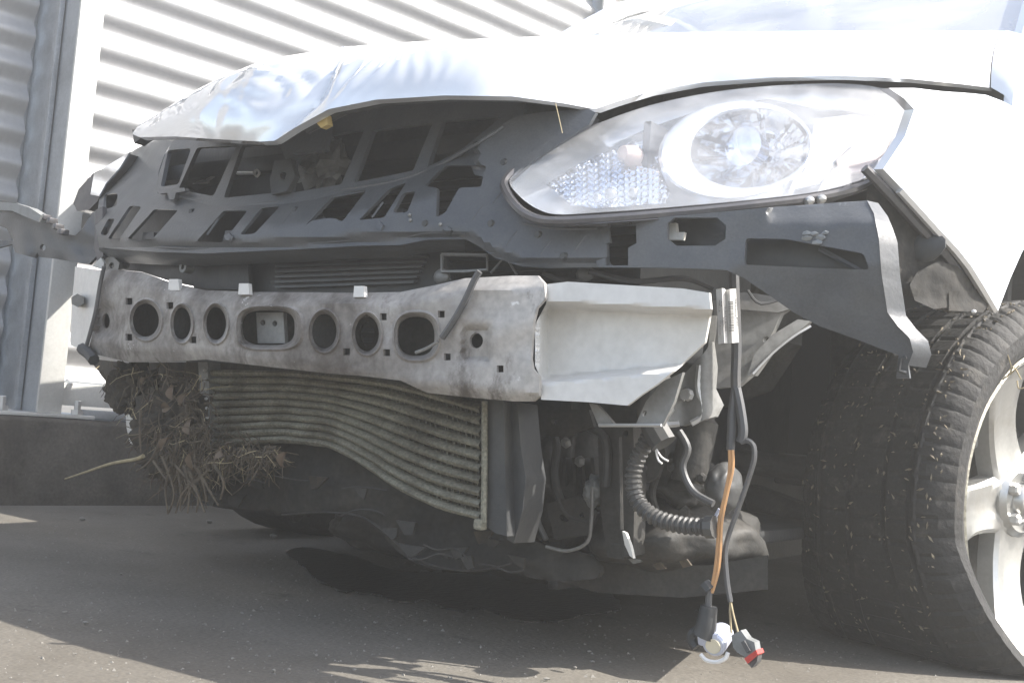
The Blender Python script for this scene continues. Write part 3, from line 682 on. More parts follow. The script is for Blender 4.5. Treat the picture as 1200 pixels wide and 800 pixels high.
# ---- bracket hanging under the headlamp
def br_rel(px, py):
    r = .0
    if px > 860: r += .00035*max(0, py-310)
    if py < 262 and px > 900: r += .0009*(262-py)
    return r + .002*noise.noise((px*.03, py*.03, 3))
B = lambda off=0: body(off, .10, .55, br_rel, lambda x: .10+.12*(x-.45))
bo2 = [(690,262),(780,254),(870,246),(930,241),(985,237),(1016,235),(1024,250),(1030,280),(1033,320),(1040,366),(1052,382),(1066,396),(1070,412),(1064,428),(1066,443),(1050,443),(1053,416),(1036,410),(1005,398),(960,382),(930,366),(900,345),(872,326),(850,316),(800,314),(700,313)]
bslot = [[(782,262),(790,255),(840,255),(851,264),(850,280),(838,288),(792,288),(782,280)], rounded([(874,279),(920,280),(1012,297),(1019,316),(960,314),(872,310)], 4, 2), [(712,265),(745,264),(746,285),(736,290),(736,311),(710,311),(708,286),(715,284)]]
bb = part('bumper_bracket', sheet(bo2, bslot, B(), (0,.005,0), step=6), 'plastic', smooth=45, label='torn black bumper bracket hanging below the headlamp')
for h in bslot: part('slot_edge', edge_wall(h, B(.001), B(.03), 6), 'plastic', bb, 60)
part('slot_back', sheet([(868,274),(1022,292),(1024,322),(866,316)], [], B(.034), (0,.004,0), step=10), 'plastic_dark', bb)
part('slot_rib', tube(on(B(.018), [(960,291),(1010,318)]), .003, 5), 'plastic', bb)
part('bracket_flange', loft([on(B(-.002), dense([(1016,235),(1024,250),(1030,280),(1033,320),(1040,366),(1052,382),(1066,396),(1070,412),(1064,428)], 6, False)), [p+A(.012,.026,0)*min(1, max(.12, (.66-p.z)/.12)) for p in on(B(-.002), dense([(1016,235),(1024,250),(1030,280),(1033,320),(1040,366),(1052,382),(1066,396),(1070,412),(1064,428)], 6, False))]], False), 'plastic', bb)
part('bracket_hook', tube(on(B(-.006), [(1062,418),(1055,420),(1053,434),(1062,437)]), .0025, 5), 'plastic_dark', bb)
part('white_clip', sheet([(782,262),(792,261),(793,272),(802,272),(800,281),(783,281)], [], B(.02), (0,.006,0), step=5), 'white', bb)
part('slot_back', sheet([(778,250),(856,250),(856,292),(778,292)], [], B(.05), (0,.004,0), step=12), 'plastic_dark', bb)
for i in range(7):
    x, y = 955+R.uniform(-12,24), 278+R.uniform(-6,9); part('scuff_chip', lump(B(-.001)(x, y), .006,.002,.003, i, .4, 1), 'connector', bb)

# ---- rail end and brackets behind the beam
part('rail_plate', sheet([(836,352),(872,342),(925,350),(938,352),(915,368),(905,390),(880,440),(866,452),(840,455),(828,440),(820,420),(838,395)], [ell(836,422,4,5,0,12), ell(898,398,4,4,0,10)], body(.09), (0,.01,0), step=8), 'metal')
part('rail_brace', sheet([(950,376),(936,388),(905,412),(885,440),(876,440),(884,414),(905,392),(935,374)], [], body(.07), (0,.008,0), step=7), 'metal')
part('rail_brace', sheet([(862,352),(918,354),(932,360),(912,366),(862,362)], [], body(.07), (0,.008,0), step=7), 'metal')
part('edge_seam', tube(spline(on(body(.065), [(950,382),(930,394),(905,414),(882,438)]), 4), .0018, 5), 'bright')
part('crash_bracket', sheet([(826,412),(834,400),(838,430),(836,455),(845,474),(838,488),(824,492),(800,499),(778,497),(784,482),(790,462),(800,440)], [ell(802,462,6,8,0,12), ell(786,466,2.5,5,0,10)], body(.05, 0, .6, lambda x, y: .01*math.sin(x*.12)), (0,.008,0), step=5), 'metal')
part('bolt_head', lathe([(0,.0001),(0,.007),(.008,.008)], body(.04)(803,462), A(0,1,0), z0, 8), 'bright')
part('weld_flange', tube(spline(on(body(.045), [(820,428),(818,452),(823,475),(822,488),(810,496)]), 4), .004, 6), 'bright')
part('weld_flange', tube(spline(on(body(.045), [(788,478),(780,490),(781,497),(796,496)]), 4), .004, 6), 'bright')
part('weld_flange', tube(spline(on(body(.06), [(834,370),(832,398),(828,425),(822,446)]), 4), .007, 6), 'metal')
part('mount_bracket', sheet([(690,472),(700,474),(720,497),(745,497),(757,470),(778,446),(800,436),(790,470),(776,499),(702,500)], [ell(755,484,2.5,4,.5,10)], beam_surf(.05), -bn*.005, step=6), 'metal')
part('mount_edge', tube(on(beam_surf(.045), [(702,498),(775,498)]), .002, 5), 'bright')

# ---- intercooler: every tube its own piece
CP = plane(bn, BP0 - bn*.07)
cl = part('intercooler', sheet([(240,424),(300,428),(390,438),(470,446),(568,466),(566,612),(545,603),(514,590),(465,567),(430,545),(390,520),(340,513),(250,520)], [], plane(bn, BP0-bn*.085), -bn*.03, step=14), 'fins', label='bent intercooler of horizontal ribs')
for i in range(10):
    ctl = [(243,437+9.2*i), (320,437+8.6*i), (355,438.5+8.7*i), (390,442+8.9*i), (430,446.5+10.8*i), (465,452+12.8*i), (514,465+14*i), (565,480+13.9*i)]
    pp = spline([CP(*p) for p in ctl], 5)
    V = []; n = len(pp)
    rings = []
    for j, p in enumerate(pp):
        hgt = .0058+.0012*math.sin(j*1.3+i*2)*.4
        rings.append([p+A(0,0,hgt*1.0)-bn*.012, p+bn*.004+A(0,0,hgt*.7), p+bn*.007, p+bn*.004-A(0,0,hgt*.7), p-A(0,0,hgt*1.0)-bn*.012])
    part('cooler_tube', loft(rings, False), 'cooler', cl, 60)
fz_ = []
def cpath(i): return spline([CP(*p) for p in [(243,437+9.2*i), (320,437+8.6*i), (355,438.5+8.7*i), (390,442+8.9*i), (430,446.5+10.8*i), (465,452+12.8*i), (514,465+14*i), (565,480+13.9*i)]], 16)
for i in range(9):
    a, b = cpath(i), cpath(i+1)
    for j in range(len(a)-1):
        up, dn = a[j], b[j+1 if j % 2 else j]; w = (a[j+1]-a[j])*.22; bk = -bn*(.004+R.uniform(0,.004))
        fz_.append(([up+bk, up+w+bk, dn+w+bk, dn+bk, up+bk-bn*.01, dn+bk-bn*.01], [[0,1,2,3],[0,3,5,4]]))
part('cooler_fin', join(fz_), 'cooler', cl, 0, kind='stuff')
part('side_tank', sheet([(232,424),(243,424),(248,520),(238,522)], [], plane(bn, BP0-bn*.06), -bn*.03, step=8), 'metal', cl)
for k in range(8): part('tank_rivet', lump(plane(bn, BP0-bn*.058)(240+k*.6, 434+k*11), .004,.003,.003, 1, .05, 1), 'bright', cl)
part('side_tank', sheet([(568,466),(590,470),(592,560),(594,628),(580,624),(566,614)], [], plane(bn, BP0-bn*.065), -bn*.05, step=8), 'plastic_dark', cl)
part('side_tank', sheet([(592,470),(606,472),(610,520),(616,560),(612,600),(602,636),(594,632)], [], plane(bn, BP0-bn*.08), -bn*.04, step=8), 'plastic_dark', cl)
part('tank_seam', tube(on(plane(bn, BP0-bn*.06), [(568,470),(568,540),(567,612)]), .004, 6), 'cooler', cl)
part('tank_foot', block(plane(bn, BP0-bn*.06)(563,614), .014,.014,.014), 'cooler', cl)

# ---- engine-bay underside, seen below the beam
def lumpp(name, px, py, y, rx, ry, rz, mt, seed, amp=.25): return part(name, lump(plane((0,1,0),(0,y,0))(px, py), rx, ry, rz, seed, amp*.6, 4), mt, None, 180)
lumpp('gearbox', 672, 560, .36, .085,.12,.10, 'engine', 3)
lumpp('gearbox_cover', 655, 530, .30, .04,.04,.05, 'engine', 4)
lumpp('oil_pan', 790, 625, .38, .12,.15,.055, 'engine', 9, .15)
lumpp('horn', 848, 572, .24, .020,.035,.032, 'plastic_dark', 2, .1)
lumpp('air_pump', 802, 565, .32, .04,.04,.036, 'engine', 12, .35)
lumpp('hose_joint', 698, 575, .24, .014,.02,.02, 'connector', 13, .3)
part('subframe_leg', sheet([(722,500),(742,500),(744,560),(742,650),(730,652),(726,600)], [ell(733,508,3,4,0,10)], plane((0,1,0),(0,.20,0)), (0,.03,0), step=10), 'engine')
part('subframe_leg', sheet([(700,498),(722,500),(726,600),(730,655),(712,652),(704,600)], [], plane((0,1,0),(0,.225,0)), (0,.03,0), step=12), 'engine')
part('torn_shard', sheet([(729,622),(733,624),(739,640),(742,654),(738,651),(732,638)], [], plane((0,1,0),(0,.185,0)), (0,.006,0), step=6), 'white')
part('subframe', loft([[plane((0,1,0),(0,y,0))(*p) for p in [(618,648),(650,650),(700,655),(760,662),(830,662),(900,650),(900,690),(800,700),(700,694),(618,670)]] for y in (.30,.5)], True, True, True), 'engine')
uo2 = [tuple(p) for p in spline([(186,515),(250,512),(340,506),(392,512),(430,530),(470,555),(520,580),(560,604),(610,624),(640,640),(690,652),(700,676),(640,680),(590,668),(540,668),(500,664),(465,645),(435,612),(400,602),(340,600),(290,598),(240,590),(200,560)], 4, True)]
part('undertray', sheet(uo2, [], body(.16,.0,.6, lambda x, y: .02*noise.noise((x*.012, y*.02, 4))+.010*noise.noise((x*.045, y*.06, 7))), (0,.012,0), step=7), 'tray', smooth=60)
part('tray_edge', tube(spline(on(body(.15), [(330,603),(380,600),(420,604),(450,622),(480,650),(515,664),(560,668),(600,660)]), 5), .0016, 5), 'engine')
lumpp('drain_plug', 345, 565, .30, .05,.05,.06, 'engine', 21, .35)
lumpp('steering_rack', 470, 625, .42, .16,.05,.04, 'engine', 22, .2)
part('driveshaft', tube([A(.2,.8,.28), A(.72,.85,.26)], .022, 12), 'engine')
part('lower_arm', tube(spline([A(.35,.95,.20), A(.6,.85,.16), A(.76,.86,.17)], 4), .03, 10), 'engine')
part('floor_shield', block(A(0,.85,.17), 1.1, .9, .02, None, .01), 'plastic_dark')
# hanging scraps along the torn underside
for i in range(26):
    x = R.uniform(230, 620); yb_ = lerp_y([(230,590),(340,598),(430,608),(480,648),(560,666),(640,670)], x)-R.uniform(0,40)
    if i % 3: part('torn_scrap', sheet([(x-R.uniform(5,16),yb_-R.uniform(2,8)),(x+R.uniform(4,18),yb_-R.uniform(0,6)),(x+R.uniform(3,9),yb_+R.uniform(4,10)),(x-R.uniform(0,5),yb_+R.uniform(3,12))], [], body(.12), (0,.004,0), step=6), R.choice(('tray','soil','engine')))
    else: part('torn_strip', tube(spline(on(body(.11), [(x-25,yb_-R.uniform(-4,8)),(x-8,yb_+R.uniform(-3,6)),(x+12,yb_+R.uniform(-4,6)),(x+28,yb_+R.uniform(0,12))]), 4), .0013, 5), 'engine')
# hoses and wires
Y_ = lambda y: plane((0,1,0),(0,y,0))
part('pipe', tube(spline(on(Y_(.185), [(726,512),(727,560),(728,620)]), 4), .003, 6), 'engine')
part('pipe', tube(spline(on(Y_(.24), [(640,498),(652,520),(650,560),(664,600),(690,612)]), 5), .006, 8), 'blackrub')
part('pipe', tube(spline(on(Y_(.26), [(756,500),(772,540),(764,580),(776,612)]), 5), .005, 8), 'engine')
part('pipe', tube(spline(on(Y_(.24), [(620,520),(634,560),(628,600),(640,632)]), 5), .004, 8), 'metal')
part('pipe', tube(spline(on(Y_(.28), [(700,600),(690,620),(660,628),(630,622)]), 5), .005, 8), 'engine')
part('solenoid', lathe([(-.05,.0001),(-.05,.022),(-.03,.024),(.03,.024),(.035,.018),(.05,.016),(.05,.0001)], Y_(.27)(815,520), A(.1,.1,1), A(1,0,0), 20), 'engine')
part('motor_bracket', sheet([(742,500),(772,504),(780,530),(770,560),(756,566),(744,548)], [ell(760,520,5,6,0,12), ell(756,548,3,4,0,10)], Y_(.23), (0,.008,0), step=8), 'engine')
part('motor_bracket', sheet([(640,590),(680,580),(700,600),(690,626),(650,632)], [ell(662,606,6,5,0,12), ell(682,604,3,3,0,10)], Y_(.235), (0,.008,0), step=8), 'engine')
part('motor_bracket', sheet([(616,480),(690,480),(696,500),(660,512),(618,508)], [ell(650,494,4,3.5,0,10)], Y_(.21), (0,.008,0), step=8), 'engine')
for x, y in ((660,520),(676,540),(648,556),(690,590),(712,640),(736,520),(760,600),(800,600),(820,560),(786,548),(630,540),(705,520)):
    part('bolt_head', lathe([(0,.0001),(0,.005),(.003,.0075),(.008,.0078)], Y_(.225+R.random()*.03)(x, y), A(R.gauss(0,.2),1,R.gauss(0,.2)), z0, 6), R.choice(('metal','engine')), None, 20)
for k in range(5):
    part('gearbox_rib', sheet([(648+k*11,536),(652+k*11,536),(655+k*11,588),(651+k*11,588)], [], Y_(.262), (0,.03,0), step=10), 'engine')
for x, y in ((742,656),(770,664),(706,650),(690,652),(800,660)):
    part('torn_shard', sheet([(x-R.uniform(4,9),y-3),(x+R.uniform(2,8),y-R.uniform(2,6)),(x+R.uniform(5,12),y+2),(x,y+R.uniform(3,7))], [], Y_(.25), (0,.004,0), step=5), R.choice(('metal','engine','root')))
part('hose', tube(spline(on(Y_(.17), [(796,505),(806,525),(800,548),(812,575),(836,590)]), 5), .0045, 8), 'wire')
part('cable', tube(spline(on(body(.05), [(876,340),(892,356),(930,346),(948,352)]), 4), .002, 6), 'wire')
part('cable', tube(spline(on(body(.06), [(690,318),(740,330),(800,326),(836,338)]), 5), .0035, 6), 'wire')
part('cable', tube(spline(on(body(.07), [(636,320),(668,330),(700,322),(742,330)]), 5), .003, 6), 'wire')
part('thin_wire', tube(on(body(.0), [(651,121),(655,138),(659,156)]), .0006, 5), 'straw')
def corrug(pts, r, pitch=.007):
    P = spline(pts, 30); L = 0; out = [P[0]]; 
    for a, b in zip(P, P[1:]):
        L += (b-a).length; out.append(b)
    n = max(8, int(L/pitch)*4); seg = []; acc = 0; k = 0; cum = [0]
    for a, b in zip(out, out[1:]): cum.append(cum[-1]+(b-a).length)
    for i in range(n+1):
        s = cum[-1]*i/n
        while k < len(cum)-2 and cum[k+1] < s: k += 1
        seg.append(out[k].lerp(out[k+1], (s-cum[k])/max(1e-9, cum[k+1]-cum[k])))
    return tube(seg, lambda t: r*(1+.11*(1 if int(round(t*n)) % 4 < 2 else -1)), 10)
Yp = lambda y: plane((0,1,0),(0,y,0))
part('corrugated_hose', corrug(on(Yp(.13), [(772,478),(760,512),(746,540),(742,565),(748,588),(768,606),(800,615),(830,617)]), .0095), 'blackrub')
part('hose_end', tube(on(Yp(.13), [(828,617),(838,617)]), .013, 10), 'blackrub')
part('hose', tube(spline(on(Yp(.12), [(778,440),(766,455),(762,478),(766,498),(778,520)]), 5), .016, 10), 'blackrub')
part('hose', tube(spline(on(Yp(.22), [(690,500),(708,512),(712,540),(710,570)]), 5), .006, 8), 'blackrub')
part('cable', tube(spline(on(Yp(.2), [(694,570),(693,610),(688,635),(665,645),(640,640)]), 5), .0025, 6), 'metal')
part('frayed_wire', tube(spline(on(Yp(.12), [(768,524),(771,538),(776,543)]), 4), .0012, 5), 'label')
part('frayed_wire', tube(spline(on(Yp(.12), [(768,524),(775,535),(783,540)]), 4), .0012, 5), 'label')
part('wire_bundle', tube(spline(on(body(.035), [(860,318),(861,345),(863,400),(862,444),(863,458)]), 5), .0065, 8), 'wire')
part('wire_bundle', tube(spline(on(Yp(.14), [(862,452),(858,480),(857,505),(856,528)]), 5), .005, 8), 'wire')
part('wire_bundle', tube(spline(on(Yp(.14), [(863,455),(868,480),(871,505),(868,518)]), 5), .0058, 8), 'wire')
part('wire', tube(spline(on(Yp(.14), [(868,518),(876,516),(883,522),(884,536),(880,552),(872,576),(862,604),(853,630),(850,650),(852,680),(856,705)]), 6), .0032, 6), 'wire')
for dx in (-1.5, 2.5): part('wire', tube(spline(on(Yp(.14), [(856,703),(857+dx,720),(860+dx*2,741)]), 5), .0013, 5), 'straw')
for dx in (0, 3.4):
    part('orange_wire', tube(spline(on(Yp(.135), [(855+dx,527),(855+dx,550),(850+dx*.6,578),(843+dx*.8,610),(841+dx,640),(838+dx*1.1,668),(833+dx*.4,694)]), 6), .0021, 6), 'orange')
part('orange_wire', tube(on(Yp(.14), [(838,606),(843,596)]), .002, 5), 'sensor')
Q = Yp(.135)
part('connector_plug', tube(on(Q, [(825,684),(832,692)]), .008, 8), 'plastic_dark')
part('wire', tube(on(Q, [(831,690),(830,712)]), .004, 8), 'wire')
sens = part('parking_sensor', tube(spline(on(Q, [(831,710),(829,722),(827,736),(824,744)]), 4), lambda t: .0095+.004*t, 12), 'plastic_dark', label='dangling parking sensor on orange wires')
ds = ray(836,756).normalized(); c0 = Q(836,756)
sx = (A(.12,-.93,-.28)).normalized()
part('sensor_body', lathe([(-.034,.0001),(-.034,.013),(-.002,.0135),(0,.0115),(0,.0001)], c0, sx, z0, 20), 'sensor', sens)
part('sensor_cap', block(Q(830,745)+A(0,.012,.0), .026,.03,.018, Matrix.Rotation(.3,3,'X'), .004), 'sensor', sens)
part('sensor_face', lathe([(.0005,.0001),(.0005,.0085),(-.003,.009)], c0+sx*.002, sx, z0, 20), 'disc', sens)
part('sensor_ring', tube(spline(on(Yp(.13), [(821,766),(828,773),(840,775),(850,771),(853,764)]), 5), .0024, 6), 'label', sens)
part('sensor_clip', tube(spline(on(Yp(.145), [(822,736),(812,742),(811,750),(816,758)]), 4), .006, 8), 'plastic_dark', sens)
cn = part('grey_plug', sheet([(857,744),(868,738),(875,748),(884,752),(886,764),(874,770),(864,764),(859,758)], [], Q, (0,.014,0), step=4), 'connector')
part('plug_key', sheet([(868,752),(872,750),(879,762),(875,765)], [], Yp(.131), (0,.004,0), step=4), 'wire', cn)
part('plug_seal', sheet([(872,771),(886,761),(888,766),(876,777)], [], Yp(.133), (0,.018,0), step=4), 'red', cn)
part('plug_tip', sheet([(876,777),(888,768),(887,775),(881,782)], [], Yp(.138), (0,.012,0), step=4), 'wire', cn)
# paper label folded round the loom
LB = body(.02)
lab = part('paper_label', loft([on(LB, [(839,339),(842,403)]), on(body(.014), [(846,337.5),(849,402)]), on(body(.016), [(849,338),(852,402)]), on(body(.022), [(850.5,340),(853,402)]), on(body(.013), [(855,338.5),(858,402)]), on(body(.016), [(862.5,338),(866,401)])], False), 'label', smooth=20, label='white barcode label folded over the wiring loom')
ink = []
yy = 353.0
while yy < 389:
    h = R.choice((.5,.8,1.2,.6)); ink.append(geo(sheet([(853.5+(yy-353)*.03,yy),(859.2+(yy-353)*.03,yy-.3),(859.2+(yy-353)*.03,yy+h-.3),(853.5+(yy-353)*.03,yy+h)], [], body(.0115), (0,.0004,0), step=9, grid=False))); yy += h+R.choice((.5,.7,1.0))
part('barcode', join(ink), 'ink', lab, 0)
ink = []
for x, ya, yb in ((842.5,352,364),(845,353,358),(847,372,384),(843.5,376,392),(863,372,382),(861.5,350,372),(849.8,360,388)):
    y = ya
    while y < yb:
        h = R.uniform(.5,1.6); ink.append(geo(sheet([(x,y),(x+1.3,y),(x+1.3,y+h),(x,y+h)], [], body(.0105), (0,.0004,0), step=9, grid=False))); y += h+R.uniform(.4,.9)
part('label_print', join(ink), 'ink', lab, 0)

# ---- torn plastic on the far corner
TP = body(.03)
tp = part('torn_bracket', sheet([(-8,234),(18,237),(40,246),(50,250),(66,262),(76,274),(88,276),(97,268),(107,250),(118,244),(120,268),(117,296),(104,310),(92,308),(64,303),(46,301),(44,296),(40,302),(18,296),(14,286),(-8,292),(-8,282),(16,282),(8,268),(-8,262)], [ell(50,290,3.5,4,0,10)], lambda x, y: FP(.20+.012*noise.noise((x*.05, y*.05, 1)))(x, y), (0,.006,0), step=6), 'plastic', label='torn black bumper bracket on the far corner')
part('bracket_flange', sheet([(-8,236),(18,238),(34,243),(48,252),(45,260),(30,254),(14,247),(-8,246)], [], FP(.17), (0,.02,0), step=6), 'connector', tp)
for x, y in ((54,255),(61,259),(68,266),(74,272)): part('bracket_tab', block(FP(.185)(x, y), .014,.02,.012), 'gasket', tp)
part('corner_skin', sheet([(112,246),(120,242),(121,300),(114,306),(110,290)], [], FP(.19), (0,.01,0), step=6), 'gasket')
part('corner_skin', sheet([(108,312),(118,302),(122,308),(120,316)], [], FP(.18), (0,.005,0), step=6), 'white')

# ---- wheel arch
AL = lambda off=0: body(off, 0, .6, lambda x, y: .012*noise.noise((x*.03, y*.03, 9))+.006*noise.noise((x*.09, y*.09, 3)))
al = part('arch_liner', sheet([(1018,214),(1036,202),(1060,228),(1082,252),(1110,284),(1140,320),(1160,352),(1154,364),(1140,366),(1110,366),(1085,352),(1060,345),(1040,348),(1020,330),(1010,270)], [], AL(.06), (0,.006,0), step=7), 'tray', smooth=60)
part('liner_flap', sheet([(1075,318),(1100,306),(1122,312),(1140,334),(1136,346),(1118,344),(1112,360),(1094,362),(1072,352),(1066,334)], [], AL(.035), (0,.006,0), step=6), 'tray', al)
part('liner_flap', sheet([(1112,342),(1150,338),(1158,356),(1150,366),(1112,364)], [], AL(.03), (0,.006,0), step=6), 'tray', al)
part('liner_cap', lump(AL(.035)(1086,290), .022,.006,.020, 3, .15, 2), 'plastic_dark', al)
part('liner_seam', tube(spline([flank(.02)(*p)+A(0,-.010,0) for p in fz[2:]], 3), .006, 6), 'gasket', al)
part('liner_clip', lump(AL(.02)(1141,365), .004,.003,.003, 1, .1, 1), 'label', al)
hw = lathe([(-.5,.44),(-.02,.46)], A(.84, WC.y, WC.z+.02), A(1,0,0), z0, 30, -1.75, 0.62)
part('wheel_housing', hw, 'plastic_dark')
part('strut', tube([A(.55,.92,.25), A(.52,.95,.72)], .045, 14), 'engine')
part('housing_wall', block(A(.34, .86, .42), .02, 1.13, .68, None, .005), 'plastic_dark')  # inner arch wall, lengthened forward to keep sun out of the bay

# ---- flat tyre and alloy wheel
ax = WN; wu = z0; ww = ax.cross(wu).normalized()
wheel = empty('front_wheel', WC); wheel.parent = car; wheel.matrix_parent_inverse = WM(car).inverted()
RO, HWD = .325, .108
prof = []   # (axial, radius, kind)
prof += [(-HWD+.012,.236,0), (-HWD-.002,.255,0), (-HWD-.008,.285,0), (-HWD+.004,.308,1), (-HWD+.02,.319,1), (-.078,.322,1)]
for gx in (-.068,-.026,.026,.068):
    prof += [(gx-.008,.3245,2), (gx-.005,.3245,0), (gx-.0045,.3165,0), (gx+.0045,.3165,0), (gx+.005,.3245,0), (gx+.008,.3245,2)]
prof += [(.078,.322,1), (HWD-.02,.319,1), (HWD-.004,.308,1), (HWD+.010,.288,3), (HWD+.010,.268,0), (HWD+.002,.252,0), (HWD-.008,.244,0), (HWD-.012,.236,0)]
SEG = 360; rings = []
for a, r, k in prof:
    ring = []
    for i in range(SEG):
        th = 2*math.pi*i/SEG; rr_ = r
        if k == 1 and i % 5 == 0: rr_ -= .0028
        if k == 2 and i % 6 == 0: rr_ -= .003
        if k == 3 and i % 5 == 0: rr_ -= .001
        rr_ += .0012*noise.noise((a*40, math.cos(th)*9, math.sin(th)*9))
        p = WC + ax*a + (wu*math.cos(th)+ww*math.sin(th))*rr_
        # no air: the bottom collapses on the ground and the walls bulge
        lo = max(0, .19-p.z)/.19
        if lo > 0:
            q = (r-.236)/.09
            p += ax*(.058*lo*math.sin(math.pi*min(1, q*.9))*(1 if a > 0 else -1))
            if p.z < .006: p.z = .006-.0006*min(8, (.006-p.z)*100)
        ring.append(p+ax*(a*.30 if a < 0 else 0))
    rings.append(ring)
tyre = part('tyre', loft(rings), 'rubber', wheel, 22, label='deflated muddy front tyre')
mud = []
for i in range(420):
    a = R.uniform(-.10,.112); th = R.uniform(.2, 2.6); d = wu*math.cos(th)+ww*math.sin(th)
    if R.random() < .5: a = R.choice((-.085,-.05,-.026,.026,.068,.09))+R.gauss(0,.006)
    p = WC+ax*(a*1.3 if a < 0 else a)+d*(.3235 if abs(a) < .085 else .318)
    if p.z < .02: continue
    u = Vector((R.gauss(0,1),R.gauss(0,1),R.gauss(0,1))).normalized(); u = (u-d*u.dot(d)).normalized(); w = d.cross(u); L = R.uniform(.002,.008); wd = R.uniform(.0008,.0025); h = R.uniform(.001,.003)
    mud.append(([p-u*L, p-w*wd, p+u*L*.8, p+w*wd, p+d*h, p-d*.002], [[0,1,4],[1,2,4],[2,3,4],[3,0,4],[1,0,5],[2,1,5],[3,2,5],[0,3,5]]))
part('dried_mud', join(mud), 'mudflake', wheel, 0, kind='stuff')
rp = [(-.10,.2285),(-.106,.236),(-.10,.238),(-.085,.215),(-.03,.205),(.05,.212),(.075,.222),(.088,.228),(.094,.2405),(.101,.2415),(.1025,.236),(.098,.230),(.082,.221),(.07,.214)]
part('rim', lathe(rp, WC, ax, wu, 72), 'alloy', wheel, 40)
lr = []
for a, r in ((.099,.2425),(.105,.2445),(.107,.241),(.1035,.2365),(.099,.235)):
    lr.append([WC+ax*(a+.0012*noise.noise((i*.3, 0, r*50)))+(wu*math.cos(2*math.pi*i/90)+ww*math.sin(2*math.pi*i/90))*(r+.0016*noise.noise((i*.22, r*9, 0))) for i in range(90)])
part('rim_lip', loft(lr), 'rimlip', wheel, 50)
def spoke(th):
    # one wide spoke flaring at hub and rim
    rings = []
    for t in [i/12 for i in range(13)]:
        r = .03+(.222-.03)*t
        w = .032+.020*(1-t)**2 + .034*t**3.0
        dz = .052+.034*t**1.6-.012*math.sin(math.pi*t); th_ = .024
        d = (wu*math.cos(th)+ww*math.sin(th)); e = ax.cross(d)
        c = WC+d*r+ax*dz
        rings.append([c-e*w-ax*.030, c-e*w*.96-ax*.004, c-e*w*.80+ax*.001, c-e*w*.4-ax*.001, c-ax*.003, c+e*w*.4-ax*.001, c+e*w*.80+ax*.001, c+e*w*.96-ax*.004, c+e*w-ax*.030])
    return loft(rings, True, True, True)
for k in range(5): part('spoke', spoke(math.radians(26+72*k)), 'alloy', wheel, 40)
hub = part('hub', lathe([(.02,.06),(.05,.058),(.058,.05),(.056,.030),(.066,.027),(.070,.022),(.071,.0001)], WC, ax, wu, 40), 'alloy', wheel)
for k in range(5):
    th = math.radians(62+72*k); c = WC+(wu*math.cos(th)+ww*math.sin(th))*.041+ax*.05
    part('lug_nut', lathe([(.0,.010),(.018,.0095),(.020,.007),(.020,.0001)], c, ax, wu, 6), 'bright', hub, 20)
part('brake_disc', lathe([(-.03,.05),(-.03,.15),(-.012,.15),(-.012,.06),(.0,.055)], WC, ax, wu, 48), 'metal', wheel)
part('wheel_barrel', lathe([(-.10,.0001),(-.10,.21),(-.09,.212)], WC, ax, wu, 40), 'plastic_dark', wheel)
d_ = (wu*math.cos(math.radians(60))-ww*math.sin(math.radians(60)))
part('balance_weight', block(WC+ax*.098+(wu*math.cos(1.18)+ww*math.sin(1.18))*.236, .012,.012,.022), 'plastic_dark', wheel)

# =================================================================== DEBRIS
def strands(n, seed_fn, rr=.0016):
    parts = []
    for i in range(n):
        p = seed_fn(); d = Vector((R.gauss(0,1), R.gauss(0,.6), R.gauss(-.8,.9))).normalized(); L = R.uniform(.02,.065); pts = [p]
        for k in range(4):
            d = (d+Vector((R.gauss(0,.35), R.gauss(0,.35), R.gauss(-.12,.35)))).normalized(); p = p+d*L/4; pts.append(p)
        parts.append(tube_geo(pts, lambda t: rr*R.uniform(.5,1.1)*(1-.6*t), 4))
    return join(parts)
DB = body(.12)
def in_clump():
    while True:
        x, y = R.uniform(112,330), R.uniform(428,560)
        if y < 488 and R.random() < .75: continue
        if inside((x, y), [(112,428),(160,424),(240,440),(246,520),(330,522),(310,540),(250,545),(235,560),(205,560),(190,545),(180,520),(150,480),(130,450)]): return body(R.uniform(.03,.14))(x, y)
part('torn_liner', sheet([(104,420),(150,425),(240,424),(248,520),(240,545),(205,540),(180,515),(150,470),(128,452)], [], body(.16), (0,.01,0), step=9), 'soil')
clump = empty('root_clump', body(.1)(200,500), label='tangled clump of dry roots and soil hanging from the torn front corner', cat='root clump')
link('packed_soil', lump(body(.09)(205,505), .085,.04,.075, 31, .22, 5, 4), 'soil', clump)
link('packed_soil', lump(body(.09)(155,455), .06,.03,.045, 33, .22, 5, 4), 'soil', clump)
link('roots', strands(900, in_clump), 'root', clump, kind='stuff')
link('straw', strands(130, in_clump, .0009), 'straw', clump, kind='stuff')
for pts in ([(190,535),(200,560),(204,580),(198,600)],[(208,550),(212,575),(211,598)],[(180,540),(190,555),(196,563)],[(165,480),(164,510),(165,530)],[(228,545),(238,565),(242,588)],[(245,550),(225,570),(215,590)],[(215,545),(222,570),(220,601)],[(232,548),(244,572),(256,592)],[(200,548),(194,572),(197,602)],[(222,552),(232,580),(230,600)],[(252,545),(262,565),(258,585)],[(238,555),(214,578),(206,601)],[(186,520),(176,540),(160,552)],[(206,545),(228,572),(240,600)]):
    link('long_root', tube(spline(on(body(.02), pts), 5), lambda t: .0026*(1-.5*t), 5), 'root', clump)
link('twig', tube(spline(on(body(.03), [(76,561),(100,553),(130,543),(158,538),(168,534)]), 5), lambda t: .0014+.0022*t, 6), 'straw', label='thin pale twig sticking out sideways from the root clump', cat='twig')
